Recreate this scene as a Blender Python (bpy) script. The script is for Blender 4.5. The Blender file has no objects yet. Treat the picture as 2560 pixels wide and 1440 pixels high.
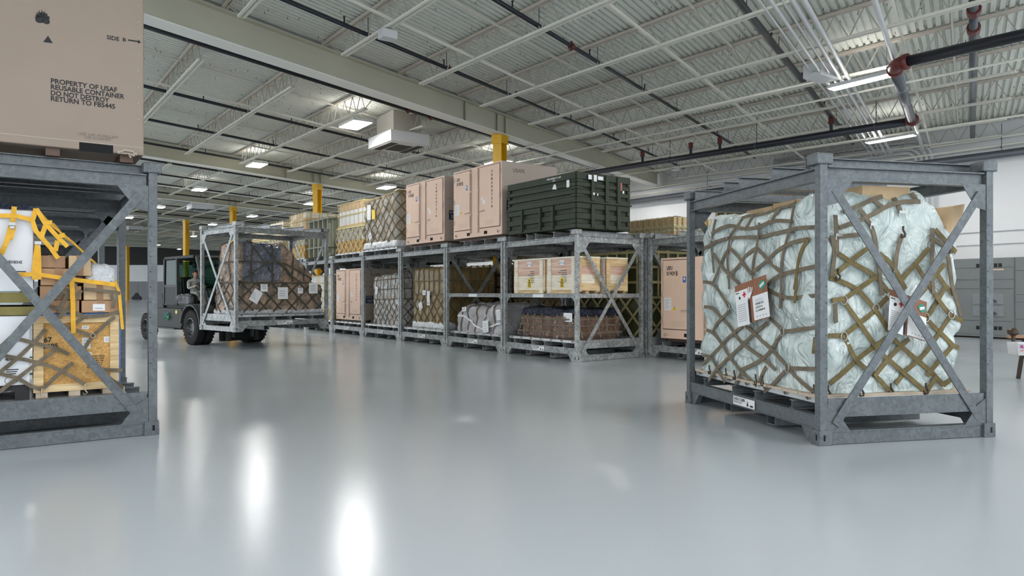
import bpy, bmesh, math, random
from mathutils import Vector, Matrix, noise, Euler
random.seed(7)
PI = math.pi
scene = bpy.context.scene
COL = scene.collection

# ------------------------------------------------------------------ camera, world, exposure
FPX, CAMZ, HORY = 1780.0, 1.5, 731.0
cam_d = bpy.data.cameras.new('camera'); cam = bpy.data.objects.new('camera', cam_d); COL.objects.link(cam)
cam_d.sensor_width = 36.0; cam_d.lens = FPX/2560*36.0
cam_d.shift_y = (HORY-720)/2560.0
cam_d.clip_end = 600
cam.location = (0, 0, CAMZ); cam.rotation_euler = (PI/2, 0, 0)
scene.camera = cam
world = bpy.data.worlds.new('world'); scene.world = world; world.use_nodes = True
world.node_tree.nodes['Background'].inputs[0].default_value = (0.86, 0.93, 1.0, 1)
world.node_tree.nodes['Background'].inputs[1].default_value = 1.9
scene.view_settings.view_transform = 'Standard'; scene.view_settings.look = 'None'
scene.view_settings.gamma = 1.0; scene.view_settings.use_curve_mapping = False
scene.view_settings.exposure = 0.40
scene.cycles.adaptive_threshold = 0.05
scene.cycles.max_bounces = 4; scene.cycles.diffuse_bounces = 3; scene.cycles.glossy_bounces = 2; scene.cycles.transmission_bounces = 2; scene.cycles.transparent_max_bounces = 8
scene.cycles.caustics_reflective = False; scene.cycles.caustics_refractive = False
LAMP_E = 60.0

# ------------------------------------------------------------------ roof lattice: a runs along the joists, b along the beams, the roof slopes slightly
JV = Vector((-1265, 1780)).normalized(); BV = Vector((1140, 1780)).normalized()
def slope(x, y): return -0.0216*x + 0.0200*y
def RC(a, b, h):
    x = a*JV.x + b*BV.x; y = a*JV.y + b*BV.y
    return Vector((x, y, h + slope(x, y)))
J3 = (RC(1, 0, 0)-RC(0, 0, 0)).normalized(); B3 = (RC(0, 1, 0)-RC(0, 0, 0)).normalized()
def to_px(p):
    if p.y < 0.3: return None
    return (1280+FPX*p.x/p.y, HORY-FPX*(p.z-CAMZ)/p.y)

# ------------------------------------------------------------------ materials
MATS = {}
def newmat(name):
    m = bpy.data.materials.new(name); m.use_nodes = True
    nt = m.node_tree; b = nt.nodes['Principled BSDF']
    MATS[name] = m
    return m, nt, b
def plain(name, col, rough=0.5, metal=0.0, spec=0.5, var=0.0, vscale=6.0, bump=0.0, bscale=60.0, coat=0.0):
    m, nt, b = newmat(name)
    b.inputs['Roughness'].default_value = rough; b.inputs['Metallic'].default_value = metal
    b.inputs['Specular IOR Level'].default_value = spec
    if coat: b.inputs['Coat Weight'].default_value = coat; b.inputs['Coat Roughness'].default_value = 0.15
    tc = nt.nodes.new('ShaderNodeTexCoord')
    if var > 0:
        n = nt.nodes.new('ShaderNodeTexNoise'); n.inputs['Scale'].default_value = vscale; n.inputs['Detail'].default_value = 5
        nt.links.new(tc.outputs['Object'], n.inputs['Vector'])
        r = nt.nodes.new('ShaderNodeMapRange'); r.inputs[1].default_value = 0.3; r.inputs[2].default_value = 0.7
        r.inputs[3].default_value = 1-var; r.inputs[4].default_value = 1+var
        nt.links.new(n.outputs['Fac'], r.inputs[0])
        mx = nt.nodes.new('ShaderNodeVectorMath'); mx.operation = 'SCALE'
        mx.inputs[0].default_value = col; nt.links.new(r.outputs[0], mx.inputs['Scale'])
        nt.links.new(mx.outputs[0], b.inputs['Base Color'])
    else:
        b.inputs['Base Color'].default_value = (*col, 1)
    if bump > 0:
        n2 = nt.nodes.new('ShaderNodeTexNoise'); n2.inputs['Scale'].default_value = bscale; n2.inputs['Detail'].default_value = 3
        nt.links.new(tc.outputs['Object'], n2.inputs['Vector'])
        bp = nt.nodes.new('ShaderNodeBump'); bp.inputs['Strength'].default_value = bump; bp.inputs['Distance'].default_value = 0.02
        nt.links.new(n2.outputs['Fac'], bp.inputs['Height']); nt.links.new(bp.outputs[0], b.inputs['Normal'])
    return m
def ramp_mat(name, stops, kind='noise', scale=8.0, rough=0.5, metal=0.0, stretch=(1, 1, 1), bump=0.0, detail=6, dist=0.0):
    m, nt, b = newmat(name)
    b.inputs['Roughness'].default_value = rough; b.inputs['Metallic'].default_value = metal
    tc = nt.nodes.new('ShaderNodeTexCoord'); mp = nt.nodes.new('ShaderNodeMapping'); mp.inputs['Scale'].default_value = stretch
    nt.links.new(tc.outputs['Object'], mp.inputs['Vector'])
    if kind == 'voronoi':
        t = nt.nodes.new('ShaderNodeTexVoronoi'); t.inputs['Scale'].default_value = scale
        n = nt.nodes.new('ShaderNodeTexNoise'); n.inputs['Scale'].default_value = scale*0.8; n.inputs['Detail'].default_value = 4
        nt.links.new(mp.outputs[0], n.inputs['Vector'])
        ad = nt.nodes.new('ShaderNodeVectorMath'); ad.operation = 'MULTIPLY_ADD'; ad.inputs[1].default_value = (0.12, 0.12, 0.12)
        nt.links.new(n.outputs['Color'], ad.inputs[0]); nt.links.new(mp.outputs[0], ad.inputs[2]); nt.links.new(ad.outputs[0], t.inputs['Vector'])
        sx = nt.nodes.new('ShaderNodeSeparateColor'); nt.links.new(t.outputs['Color'], sx.inputs[0])
        mxx = nt.nodes.new('ShaderNodeMath'); mxx.operation = 'MULTIPLY_ADD'; mxx.inputs[1].default_value = 0.42
        n3 = nt.nodes.new('ShaderNodeTexNoise'); n3.inputs['Scale'].default_value = 3.0; n3.inputs['Detail'].default_value = 6
        nt.links.new(mp.outputs[0], n3.inputs['Vector'])
        sc = nt.nodes.new('ShaderNodeMath'); sc.operation = 'MULTIPLY'; sc.inputs[1].default_value = 0.62
        nt.links.new(n3.outputs['Fac'], sc.inputs[0])
        nt.links.new(sx.outputs[0], mxx.inputs[0]); nt.links.new(sc.outputs[0], mxx.inputs[2]); out = mxx.outputs[0]
    else:
        t = nt.nodes.new('ShaderNodeTexNoise'); t.inputs['Scale'].default_value = scale; t.inputs['Detail'].default_value = detail
        t.inputs['Distortion'].default_value = dist
        nt.links.new(mp.outputs[0], t.inputs['Vector']); out = t.outputs['Fac']
    cr = nt.nodes.new('ShaderNodeValToRGB'); nt.links.new(out, cr.inputs[0])
    els = cr.color_ramp.elements
    els[0].position, els[0].color = stops[0][0], (*stops[0][1], 1)
    els[1].position, els[1].color = stops[-1][0], (*stops[-1][1], 1)
    for p, c in stops[1:-1]:
        e = els.new(p); e.color = (*c, 1)
    nt.links.new(cr.outputs[0], b.inputs['Base Color'])
    if bump > 0:
        bp = nt.nodes.new('ShaderNodeBump'); bp.inputs['Strength'].default_value = bump; bp.inputs['Distance'].default_value = 0.01
        nt.links.new(out, bp.inputs['Height']); nt.links.new(bp.outputs[0], b.inputs['Normal'])
    return m
def crinkle(name, col, rough=0.3, trans=0.0, alpha=1.0, scale=7.0, strength=0.5, stretch=(1, 1, 1), spec=0.6, col2=None, cs=3.5):
    """crumpled plastic film: folds from distorted noise"""
    m, nt, b = newmat(name)
    b.inputs['Roughness'].default_value = rough; b.inputs['Specular IOR Level'].default_value = spec
    tc = nt.nodes.new('ShaderNodeTexCoord'); mp = nt.nodes.new('ShaderNodeMapping'); mp.inputs['Scale'].default_value = stretch
    nt.links.new(tc.outputs['Object'], mp.inputs['Vector'])
    dn = nt.nodes.new('ShaderNodeTexNoise'); dn.inputs['Scale'].default_value = scale*0.5; dn.inputs['Detail'].default_value = 2
    nt.links.new(mp.outputs[0], dn.inputs['Vector'])
    ad = nt.nodes.new('ShaderNodeVectorMath'); ad.operation = 'MULTIPLY_ADD'; ad.inputs[1].default_value = (0.35, 0.35, 0.35)
    nt.links.new(dn.outputs['Color'], ad.inputs[0]); nt.links.new(mp.outputs[0], ad.inputs[2])
    last = None
    for sc_, wt in ((scale*0.8, 1.0), (scale*2.1, 0.38), (scale*5.0, 0.10)):
        v = nt.nodes.new('ShaderNodeTexVoronoi'); v.inputs['Scale'].default_value = sc_; nt.links.new(ad.outputs[0], v.inputs['Vector'])
        ml = nt.nodes.new('ShaderNodeMath'); ml.operation = 'MULTIPLY_ADD'; ml.inputs[1].default_value = wt
        nt.links.new(v.outputs['Distance'], ml.inputs[0])
        if last: nt.links.new(last, ml.inputs[2])
        else: ml.inputs[2].default_value = 0
        last = ml.outputs[0]
    n4 = nt.nodes.new('ShaderNodeTexNoise'); n4.inputs['Scale'].default_value = scale*1.6; n4.inputs['Detail'].default_value = 3; n4.inputs['Distortion'].default_value = 0.9
    nt.links.new(ad.outputs[0], n4.inputs['Vector'])
    s4 = nt.nodes.new('ShaderNodeMath'); s4.operation = 'SUBTRACT'; s4.inputs[1].default_value = 0.5; nt.links.new(n4.outputs['Fac'], s4.inputs[0])
    a4 = nt.nodes.new('ShaderNodeMath'); a4.operation = 'ABSOLUTE'; nt.links.new(s4.outputs[0], a4.inputs[0])
    m4 = nt.nodes.new('ShaderNodeMath'); m4.operation = 'MULTIPLY_ADD'; m4.inputs[1].default_value = -1.6; nt.links.new(a4.outputs[0], m4.inputs[0]); nt.links.new(last, m4.inputs[2]); last = m4.outputs[0]
    bp = nt.nodes.new('ShaderNodeBump'); bp.inputs['Strength'].default_value = strength; bp.inputs['Distance'].default_value = 0.065
    bp.invert = True
    nt.links.new(last, bp.inputs['Height']); nt.links.new(bp.outputs[0], b.inputs['Normal'])
    if col2:
        n2 = nt.nodes.new('ShaderNodeTexNoise'); n2.inputs['Scale'].default_value = cs; n2.inputs['Detail'].default_value = 4
        nt.links.new(tc.outputs['Object'], n2.inputs['Vector'])
        cr = nt.nodes.new('ShaderNodeValToRGB'); cr.color_ramp.elements[0].position = 0.38; cr.color_ramp.elements[1].position = 0.62
        cr.color_ramp.elements[0].color = (*col, 1); cr.color_ramp.elements[1].color = (*col2, 1)
        nt.links.new(n2.outputs['Fac'], cr.inputs[0]); nt.links.new(cr.outputs[0], b.inputs['Base Color'])
    else:
        b.inputs['Base Color'].default_value = (*col, 1)
    b.inputs['Alpha'].default_value = alpha
    return m
def emit(name, col, strength):
    m, nt, b = newmat(name)
    b.inputs['Base Color'].default_value = (0.8, 0.8, 0.8, 1)
    b.inputs['Emission Color'].default_value = (*col, 1); b.inputs['Emission Strength'].default_value = strength
    return m

GALV = ramp_mat('galvanised_steel', [(0.2, (0.086, 0.096, 0.102)), (0.5, (0.115, 0.128, 0.135)), (0.8, (0.150, 0.165, 0.172))], 'voronoi', 27, 0.42, 0.28)
GALV2 = ramp_mat('spangled_zinc_lit', [(0.2, (0.15, 0.155, 0.15)), (0.5, (0.27, 0.28, 0.275)), (0.8, (0.44, 0.455, 0.445))], 'voronoi', 22, 0.42, 0.25)  # spangled finish, also brightened to stand in for light on the row
GALVD = plain('dark_steel', (0.10, 0.11, 0.115), 0.55, 0.3, var=0.2)
HOLE = plain('dark_hole', (0.006, 0.006, 0.007), 0.9)
WHITEP = plain('roof_paint', (0.72, 0.73, 0.655), 0.55, var=0.05)
CREAM = plain('beam_paint', (0.60, 0.575, 0.455), 0.6, var=0.04, vscale=0.7)
CHORD = plain('joist_paint', (0.74, 0.71, 0.62), 0.55)
FLANGEM = plain('flange_paint', (0.88, 0.87, 0.80), 0.5)
TOPC = plain('top_chord_paint', (0.60, 0.53, 0.45), 0.55)
RODM = plain('web_paint', (0.46, 0.43, 0.36), 0.6)
PIPEM = plain('black_pipe', (0.022, 0.024, 0.032), 0.38, 0.2)
PIPEG = plain('grey_pipe', (0.11, 0.115, 0.13), 0.33, 0.4)
REDM = plain('red_fitting', (0.13, 0.02, 0.015), 0.45, var=0.2)
YEL = plain('column_yellow', (0.78, 0.44, 0.012), 0.42)
LAMPM = emit('lamp_glow', (1.0, 0.985, 0.96), LAMP_E)
UPM = emit('added_fill_glow', (1.0, 0.985, 0.96), LAMP_E*0.10)  # upward glow added to brighten the ceiling
STRIPM = emit('strip_glow', (1.0, 0.985, 0.96), LAMP_E*1.6)
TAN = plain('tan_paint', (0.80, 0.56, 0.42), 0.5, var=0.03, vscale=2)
TANG = plain('tan_paint_shaded', (0.47, 0.385, 0.32), 0.5, var=0.04, vscale=2)  # darker copy of the tan paint, side shade put into the colour
TANL = plain('pale_pink_stencil', (0.74, 0.53, 0.38), 0.55)
TAND = plain('dark_tan_brown', (0.12, 0.07, 0.05), 0.6)  # dark brown of the door gaskets and wooden bearers
BLACK = plain('black_ink', (0.012, 0.012, 0.014), 0.6)
FADED = plain('faded_ink', (0.20, 0.15, 0.115), 0.6)
WHITE = plain('white_label', (0.80, 0.80, 0.80), 0.4)
GREYL = plain('print_grey', (0.42, 0.43, 0.45), 0.5)
BLUE = plain('blue_label', (0.03, 0.13, 0.42), 0.35)
DKBLUE = plain('dark_blue_label', (0.015, 0.03, 0.06), 0.4)
WARN = plain('warning_yellow', (0.85, 0.60, 0.02), 0.4)
REDL = plain('red_ink', (0.65, 0.03, 0.04), 0.45)
PURP = plain('magenta_ink', (0.35, 0.03, 0.25), 0.45)
GREENL = plain('green_label', (0.01, 0.24, 0.15), 0.4)
BROWNB = plain('placard_brown', (0.27, 0.105, 0.05), 0.55, var=0.15, vscale=12)
CARD = plain('cardboard', (0.50, 0.29, 0.155), 0.7, var=0.12, vscale=4)
CARDL = plain('light_cardboard', (0.68, 0.48, 0.28), 0.7, var=0.12, vscale=4)
CARDD = plain('tape_brown', (0.36, 0.20, 0.10), 0.5)
OSB = ramp_mat('strand_board', [(0.3, (0.40, 0.20, 0.05)), (0.5, (0.62, 0.34, 0.09)), (0.7, (0.78, 0.48, 0.16))], scale=16, rough=0.55, stretch=(1, 1, 2.2), dist=2.5)
PINE = ramp_mat('pine_lumber', [(0.3, (0.50, 0.32, 0.15)), (0.5, (0.68, 0.48, 0.25)), (0.7, (0.80, 0.62, 0.36))], scale=3, rough=0.6, stretch=(1, 1, 9), dist=0.6)
PINEY = ramp_mat('pale_pine', [(0.3, (0.68, 0.57, 0.42)), (0.5, (0.82, 0.75, 0.60)), (0.7, (0.88, 0.83, 0.70))], scale=3, rough=0.6, stretch=(1, 1, 9), dist=0.6)
CRATEW = ramp_mat('crate_plywood', [(0.3, (0.50, 0.27, 0.19)), (0.5, (0.68, 0.44, 0.34)), (0.68, (0.80, 0.64, 0.50))], scale=2.0, rough=0.6, stretch=(0.6, 0.6, 8), dist=0.8)
OLIVEW = plain('olive_board', (0.22, 0.185, 0.05), 0.6, var=0.2)
STRAPG = plain('net_strap', (0.17, 0.135, 0.09), 0.75, var=0.25, vscale=14, bump=0.3, bscale=200)
STRAPO = plain('olive_strap', (0.17, 0.125, 0.045), 0.7, var=0.25, vscale=14, bump=0.3, bscale=200)
STRAPT = plain('tan_net_strap', (0.50, 0.42, 0.20), 0.7, var=0.15)
STRAPD = plain('dark_net_strap', (0.06, 0.055, 0.038), 0.7, var=0.25)
STRAPB = plain('brown_net_strap', (0.13, 0.10, 0.05), 0.7, var=0.25)
STRAPY = plain('yellow_strap', (0.80, 0.42, 0.02), 0.55, var=0.12, vscale=18)
HOOK = plain('hook_metal', (0.38, 0.33, 0.24), 0.35, 0.8)
HOOKD = plain('dark_hook', (0.07, 0.05, 0.035), 0.45, 0.6)
STEELB = plain('bright_steel', (0.40, 0.40, 0.39), 0.3, 0.7)
ALU = plain('pallet_aluminium', (0.55, 0.56, 0.56), 0.4, 0.6, var=0.1)
PALW = plain('pallet_wood', (0.52, 0.42, 0.32), 0.7, var=0.2)
OLIVE = plain('olive_paint', (0.085, 0.09, 0.035), 0.5, var=0.08)
DKGREEN = plain('dark_green_paint', (0.030, 0.038, 0.022), 0.55, spec=0.3, var=0.15, vscale=5)
DKGREEN2 = plain('darker_green', (0.007, 0.009, 0.008), 0.6)
DRAB = plain('olive_drab_panel', (0.20, 0.205, 0.14), 0.5, var=0.08)
FILM = crinkle('pale_film', (0.64, 0.70, 0.675), 0.2, scale=3.2, strength=1.0, stretch=(1, 1, 0.6), col2=(0.46, 0.535, 0.51))
WFILM = crinkle('white_film', (0.80, 0.82, 0.82), 0.2, scale=7, strength=0.9, stretch=(1, 1, 0.35), col2=(0.52, 0.46, 0.40), cs=6)
SKIRT = crinkle('white_skirt', (0.80, 0.82, 0.84), 0.3, scale=9, strength=0.6)
BRFILM = crinkle('brown_wrapped', (0.28, 0.185, 0.06), 0.32, scale=4, strength=0.4, stretch=(1, 1, 0.5), col2=(0.17, 0.115, 0.045))
GRFILM = crinkle('brown_grey_wrapped', (0.42, 0.285, 0.19), 0.16, scale=5, strength=0.9, col2=(0.20, 0.155, 0.12))
BGFILM = crinkle('blue_grey_wrapped', (0.10, 0.115, 0.15), 0.14, scale=5, strength=0.9, col2=(0.17, 0.17, 0.20), cs=1.6)
QUILT = crinkle('quilted_grey', (0.50, 0.50, 0.52), 0.35, scale=6, strength=0.4, col2=(0.40, 0.37, 0.36))
NAVY = crinkle('navy_film', (0.02, 0.025, 0.05), 0.25, scale=10, strength=0.8)
def clearfilm():
    m, nt, b = newmat('clear_film')
    out = nt.nodes['Material Output']
    g = nt.nodes.new('ShaderNodeBsdfGlossy'); g.inputs['Roughness'].default_value = 0.08; g.inputs['Color'].default_value = (0.9, 0.9, 0.95, 1)
    t = nt.nodes.new('ShaderNodeBsdfTransparent'); t.inputs['Color'].default_value = (0.93, 0.94, 0.96, 1)
    mx = nt.nodes.new('ShaderNodeMixShader')
    tc = nt.nodes.new('ShaderNodeTexCoord'); mp = nt.nodes.new('ShaderNodeMapping'); mp.inputs['Scale'].default_value = (1, 1, 0.4)
    n = nt.nodes.new('ShaderNodeTexNoise'); n.inputs['Scale'].default_value = 9; n.inputs['Detail'].default_value = 3; n.inputs['Distortion'].default_value = 1.5
    nt.links.new(tc.outputs['Object'], mp.inputs[0]); nt.links.new(mp.outputs[0], n.inputs['Vector'])
    bp = nt.nodes.new('ShaderNodeBump'); bp.inputs['Distance'].default_value = 0.15; bp.inputs['Strength'].default_value = 0.9
    nt.links.new(n.outputs['Fac'], bp.inputs['Height']); nt.links.new(bp.outputs[0], g.inputs['Normal'])
    fr = nt.nodes.new('ShaderNodeFresnel'); fr.inputs[0].default_value = 1.5; nt.links.new(bp.outputs[0], fr.inputs['Normal'])
    ad = nt.nodes.new('ShaderNodeMath'); ad.operation = 'ADD'; ad.inputs[1].default_value = 0.03; nt.links.new(fr.outputs[0], ad.inputs[0])
    nt.links.new(ad.outputs[0], mx.inputs[0]); nt.links.new(t.outputs[0], mx.inputs[1]); nt.links.new(g.outputs[0], mx.inputs[2])
    nt.links.new(mx.outputs[0], out.inputs['Surface'])
    return m
CLEAR = clearfilm()
def glassmat(name, tint, a=0.12):
    m, nt, b = newmat(name)
    out = nt.nodes['Material Output']
    g = nt.nodes.new('ShaderNodeBsdfGlossy'); g.inputs['Roughness'].default_value = 0.03
    t = nt.nodes.new('ShaderNodeBsdfTransparent'); t.inputs['Color'].default_value = (*tint, 1)
    mx = nt.nodes.new('ShaderNodeMixShader'); mx.inputs[0].default_value = a
    nt.links.new(t.outputs[0], mx.inputs[1]); nt.links.new(g.outputs[0], mx.inputs[2]); nt.links.new(mx.outputs[0], out.inputs['Surface'])
    return m
GLASS = glassmat('cab_glass', (0.28, 0.46, 0.41), 0.10)
FLT = plain('forklift_paint', (0.014, 0.016, 0.014), 0.5, spec=0.22, var=0.08)
FLTL = plain('forklift_trim', (0.045, 0.048, 0.045), 0.5, spec=0.25)
RUB = plain('tyre_rubber', (0.016, 0.015, 0.015), 0.8, spec=0.25, var=0.2, vscale=20)
HUBM = plain('wheel_hub', (0.07, 0.072, 0.07), 0.35, 0.5)
SEATM = plain('black_vinyl', (0.010, 0.010, 0.012), 0.4, spec=0.3)
SKIN = plain('skin', (0.52, 0.27, 0.18), 0.5)
CAMO = ramp_mat('grey_camouflage', [(0.4, (0.22, 0.235, 0.20)), (0.5, (0.36, 0.37, 0.33)), (0.62, (0.47, 0.47, 0.43))], scale=22, rough=0.8)
HAIR = plain('short_hair', (0.06, 0.035, 0.02), 0.8)
WALLW = plain('wall_white', (0.86, 0.86, 0.86), 0.6, var=0.03, vscale=0.6)
WALLG = plain('wall_grey', (0.24, 0.255, 0.27), 0.55, var=0.03)
WALLD = plain('wall_unlit', (0.035, 0.033, 0.03), 0.8)  # top band of the far wall, its lack of light painted dark
SWGR = plain('switchgear_grey', (0.20, 0.215, 0.215), 0.45, var=0.03)
BOXW = plain('white_board', (0.78, 0.79, 0.82), 0.5, var=0.03)
UNITW = plain('unit_white', (0.60, 0.60, 0.60), 0.45)
UNITS = plain('unit_shaft', (0.50, 0.46, 0.41), 0.5)

def floor_mat():
    m, nt, b = newmat('epoxy_floor')
    b.inputs['Base Color'].default_value = (0.27, 0.285, 0.295, 1)
    b.inputs['Specular IOR Level'].default_value = 0.62
    tc = nt.nodes.new('ShaderNodeTexCoord')
    n1 = nt.nodes.new('ShaderNodeTexNoise'); n1.inputs['Scale'].default_value = 0.35; n1.inputs['Detail'].default_value = 3
    nt.links.new(tc.outputs['Object'], n1.inputs['Vector'])
    r = nt.nodes.new('ShaderNodeMapRange'); r.inputs[1].default_value = 0.3; r.inputs[2].default_value = 0.7; r.inputs[3].default_value = 0.13; r.inputs[4].default_value = 0.18
    nt.links.new(n1.outputs['Fac'], r.inputs[0]); nt.links.new(r.outputs[0], b.inputs['Roughness'])
    n2 = nt.nodes.new('ShaderNodeTexNoise'); n2.inputs['Scale'].default_value = 220; n2.inputs['Detail'].default_value = 1
    nt.links.new(tc.outputs['Object'], n2.inputs['Vector'])
    n4 = nt.nodes.new('ShaderNodeTexNoise'); n4.inputs['Scale'].default_value = 5; n4.inputs['Detail'].default_value = 2
    nt.links.new(tc.outputs['Object'], n4.inputs['Vector'])
    b1 = nt.nodes.new('ShaderNodeBump'); b1.inputs['Strength'].default_value = 0.16; b1.inputs['Distance'].default_value = 0.002
    nt.links.new(n2.outputs['Fac'], b1.inputs['Height'])
    b2 = nt.nodes.new('ShaderNodeBump'); b2.inputs['Strength'].default_value = 0.08; b2.inputs['Distance'].default_value = 0.01
    nt.links.new(n4.outputs['Fac'], b2.inputs['Height']); nt.links.new(b1.outputs[0], b2.inputs['Normal']); nt.links.new(b2.outputs[0], b.inputs['Normal'])
    n3 = nt.nodes.new('ShaderNodeTexNoise'); n3.inputs['Scale'].default_value = 400; n3.inputs['Detail'].default_value = 0
    nt.links.new(tc.outputs['Object'], n3.inputs['Vector'])
    cr = nt.nodes.new('ShaderNodeValToRGB'); cr.color_ramp.elements[0].position = 0.3; cr.color_ramp.elements[1].position = 0.7
    cr.color_ramp.elements[0].color = (0.385, 0.42, 0.445, 1); cr.color_ramp.elements[1].color = (0.485, 0.52, 0.545, 1)
    nt.links.new(n3.outputs['Fac'], cr.inputs[0]); nt.links.new(cr.outputs[0], b.inputs['Base Color'])
    return m
FLOORM = floor_mat()

# ------------------------------------------------------------------ mesh builder
class MB:
    def __init__(s): s.v = []; s.f = []; s.m = []
    def add(s, vs, fs, m=0):
        o = len(s.v); s.v.extend([tuple(v) for v in vs]); s.f.extend([tuple(i+o for i in f) for f in fs]); s.m.extend([m]*len(fs)); return s
    def box(s, x0, y0, z0, x1, y1, z1, m=0):
        vs = [(x0, y0, z0), (x1, y0, z0), (x1, y1, z0), (x0, y1, z0), (x0, y0, z1), (x1, y0, z1), (x1, y1, z1), (x0, y1, z1)]
        return s.add(vs, [(0, 3, 2, 1), (4, 5, 6, 7), (0, 1, 5, 4), (1, 2, 6, 5), (2, 3, 7, 6), (3, 0, 4, 7)], m)
    def beam(s, p0, p1, w, h, m=0, up=(0, 0, 1)):
        p0 = Vector(p0); p1 = Vector(p1); d = (p1-p0).normalized(); u = Vector(up)
        if abs(d.dot(u)) > 0.999: u = Vector((1, 0, 0))
        r = d.cross(u).normalized(); u2 = r.cross(d).normalized()
        a = r*(w/2); b = u2*(h/2)
        vs = [p0-a-b, p0+a-b, p0+a+b, p0-a+b, p1-a-b, p1+a-b, p1+a+b, p1-a+b]
        return s.add(vs, [(0, 1, 2, 3), (7, 6, 5, 4), (0, 4, 5, 1), (1, 5, 6, 2), (2, 6, 7, 3), (3, 7, 4, 0)], m)
    def ibeam(s, p0, p1, w, h, t=0.012, m=0):
        p0 = Vector(p0); p1 = Vector(p1); z = Vector((0, 0, 1))
        s.beam(p0+z*(h/2-t/2), p1+z*(h/2-t/2), w, t, m); s.beam(p0-z*(h/2-t/2), p1-z*(h/2-t/2), w, t, m)
        return s.beam(p0, p1, t, h-2*t, m)
    def prism(s, poly, ext, m=0):
        n = len(poly); e = Vector(ext); vs = [Vector(p) for p in poly]; vs += [p+e for p in vs]
        fs = [tuple(range(n-1, -1, -1)), tuple(range(n, 2*n))] + [(i, (i+1) % n, n+(i+1) % n, n+i) for i in range(n)]
        return s.add(vs, fs, m)
    def tube(s, pts, r, seg=8, m=0, caps=True):
        pts = [Vector(p) for p in pts]; n = len(pts); rr = r if isinstance(r, (list, tuple)) else [r]*n
        o = len(s.v); prev = None
        for i, p in enumerate(pts):
            d = (pts[min(i+1, n-1)]-pts[max(i-1, 0)]).normalized()
            if prev is None:
                u = Vector((0, 0, 1)) if abs(d.z) < 0.9 else Vector((1, 0, 0))
                a = d.cross(u).normalized()
            else:
                a = (prev-d*prev.dot(d)).normalized()
            prev = a; b = d.cross(a)
            for k in range(seg):
                t = 2*PI*k/seg; s.v.append(tuple(p+(a*math.cos(t)+b*math.sin(t))*rr[i]))
        for i in range(n-1):
            for k in range(seg):
                s.f.append((o+i*seg+k, o+i*seg+(k+1) % seg, o+(i+1)*seg+(k+1) % seg, o+(i+1)*seg+k)); s.m.append(m)
        if caps:
            s.f.append(tuple(o+k for k in range(seg-1, -1, -1))); s.m.append(m)
            s.f.append(tuple(o+(n-1)*seg+k for k in range(seg))); s.m.append(m)
        return s
    def lathe(s, c, axis, prof, seg=24, m=0, caps=True):
        """prof: (distance along axis, radius)"""
        c = Vector(c); ax = Vector(axis).normalized(); u = Vector((0, 0, 1)) if abs(ax.z) < 0.9 else Vector((1, 0, 0))
        a = ax.cross(u).normalized(); b = ax.cross(a); o = len(s.v)
        for d, r in prof:
            for k in range(seg):
                t = 2*PI*k/seg; s.v.append(tuple(c+ax*d+(a*math.cos(t)+b*math.sin(t))*r))
        for i in range(len(prof)-1):
            for k in range(seg):
                s.f.append((o+i*seg+k, o+i*seg+(k+1) % seg, o+(i+1)*seg+(k+1) % seg, o+(i+1)*seg+k)); s.m.append(m)
        if not caps: return s
        s.f.append(tuple(o+k for k in range(seg-1, -1, -1))); s.m.append(m)
        s.f.append(tuple(o+(len(prof)-1)*seg+k for k in range(seg))); s.m.append(m)
        return s
    def ball(s, c, r, sx=1, sy=1, sz=1, seg=12, m=0):
        o = len(s.v); rings = seg//2
        for i in range(rings+1):
            ph = PI*i/rings
            for k in range(seg):
                t = 2*PI*k/seg; s.v.append((c[0]+r*sx*math.sin(ph)*math.cos(t), c[1]+r*sy*math.sin(ph)*math.sin(t), c[2]+r*sz*math.cos(ph)))
        for i in range(rings):
            for k in range(seg):
                s.f.append((o+i*seg+k, o+(i+1)*seg+k, o+(i+1)*seg+(k+1) % seg, o+i*seg+(k+1) % seg)); s.m.append(m)
        return s
    def ribbon(s, pts, nrm, w, th=0.006, m=0):
        pts = [Vector(p) for p in pts]; n = len(pts)
        if n < 2: return s
        o = len(s.v)
        for i, p in enumerate(pts):
            d = (pts[min(i+1, n-1)]-pts[max(i-1, 0)])
            if d.length < 1e-6: d = Vector((0, 0, 1))
            d.normalize(); N = Vector(nrm[i]).normalized(); sd = d.cross(N)
            if sd.length < 1e-4: sd = Vector((1, 0, 0))
            sd.normalize(); N = sd.cross(d)
            for q in (-sd*w/2, sd*w/2, sd*w/2+N*th, -sd*w/2+N*th): s.v.append(tuple(p+q))
        for i in range(n-1):
            for k in range(4):
                s.f.append((o+4*i+k, o+4*i+(k+1) % 4, o+4*i+4+(k+1) % 4, o+4*i+4+k)); s.m.append(m)
        s.f.append((o+3, o+2, o+1, o)); s.m.append(m)
        e = o+4*(n-1); s.f.append((e, e+1, e+2, e+3)); s.m.append(m)
        return s
    def mesh(s, name, mats, origin=(0, 0, 0), smooth=False):
        me = bpy.data.meshes.new(name)
        ox, oy, oz = origin
        me.from_pydata([(x-ox, y-oy, z-oz) for x, y, z in s.v], [], s.f)
        for mt in mats: me.materials.append(mt)
        if len(mats) > 1: me.polygons.foreach_set('material_index', s.m)
        if smooth: me.polygons.foreach_set('use_smooth', [True]*len(me.polygons))
        me.update()
        return me

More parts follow.
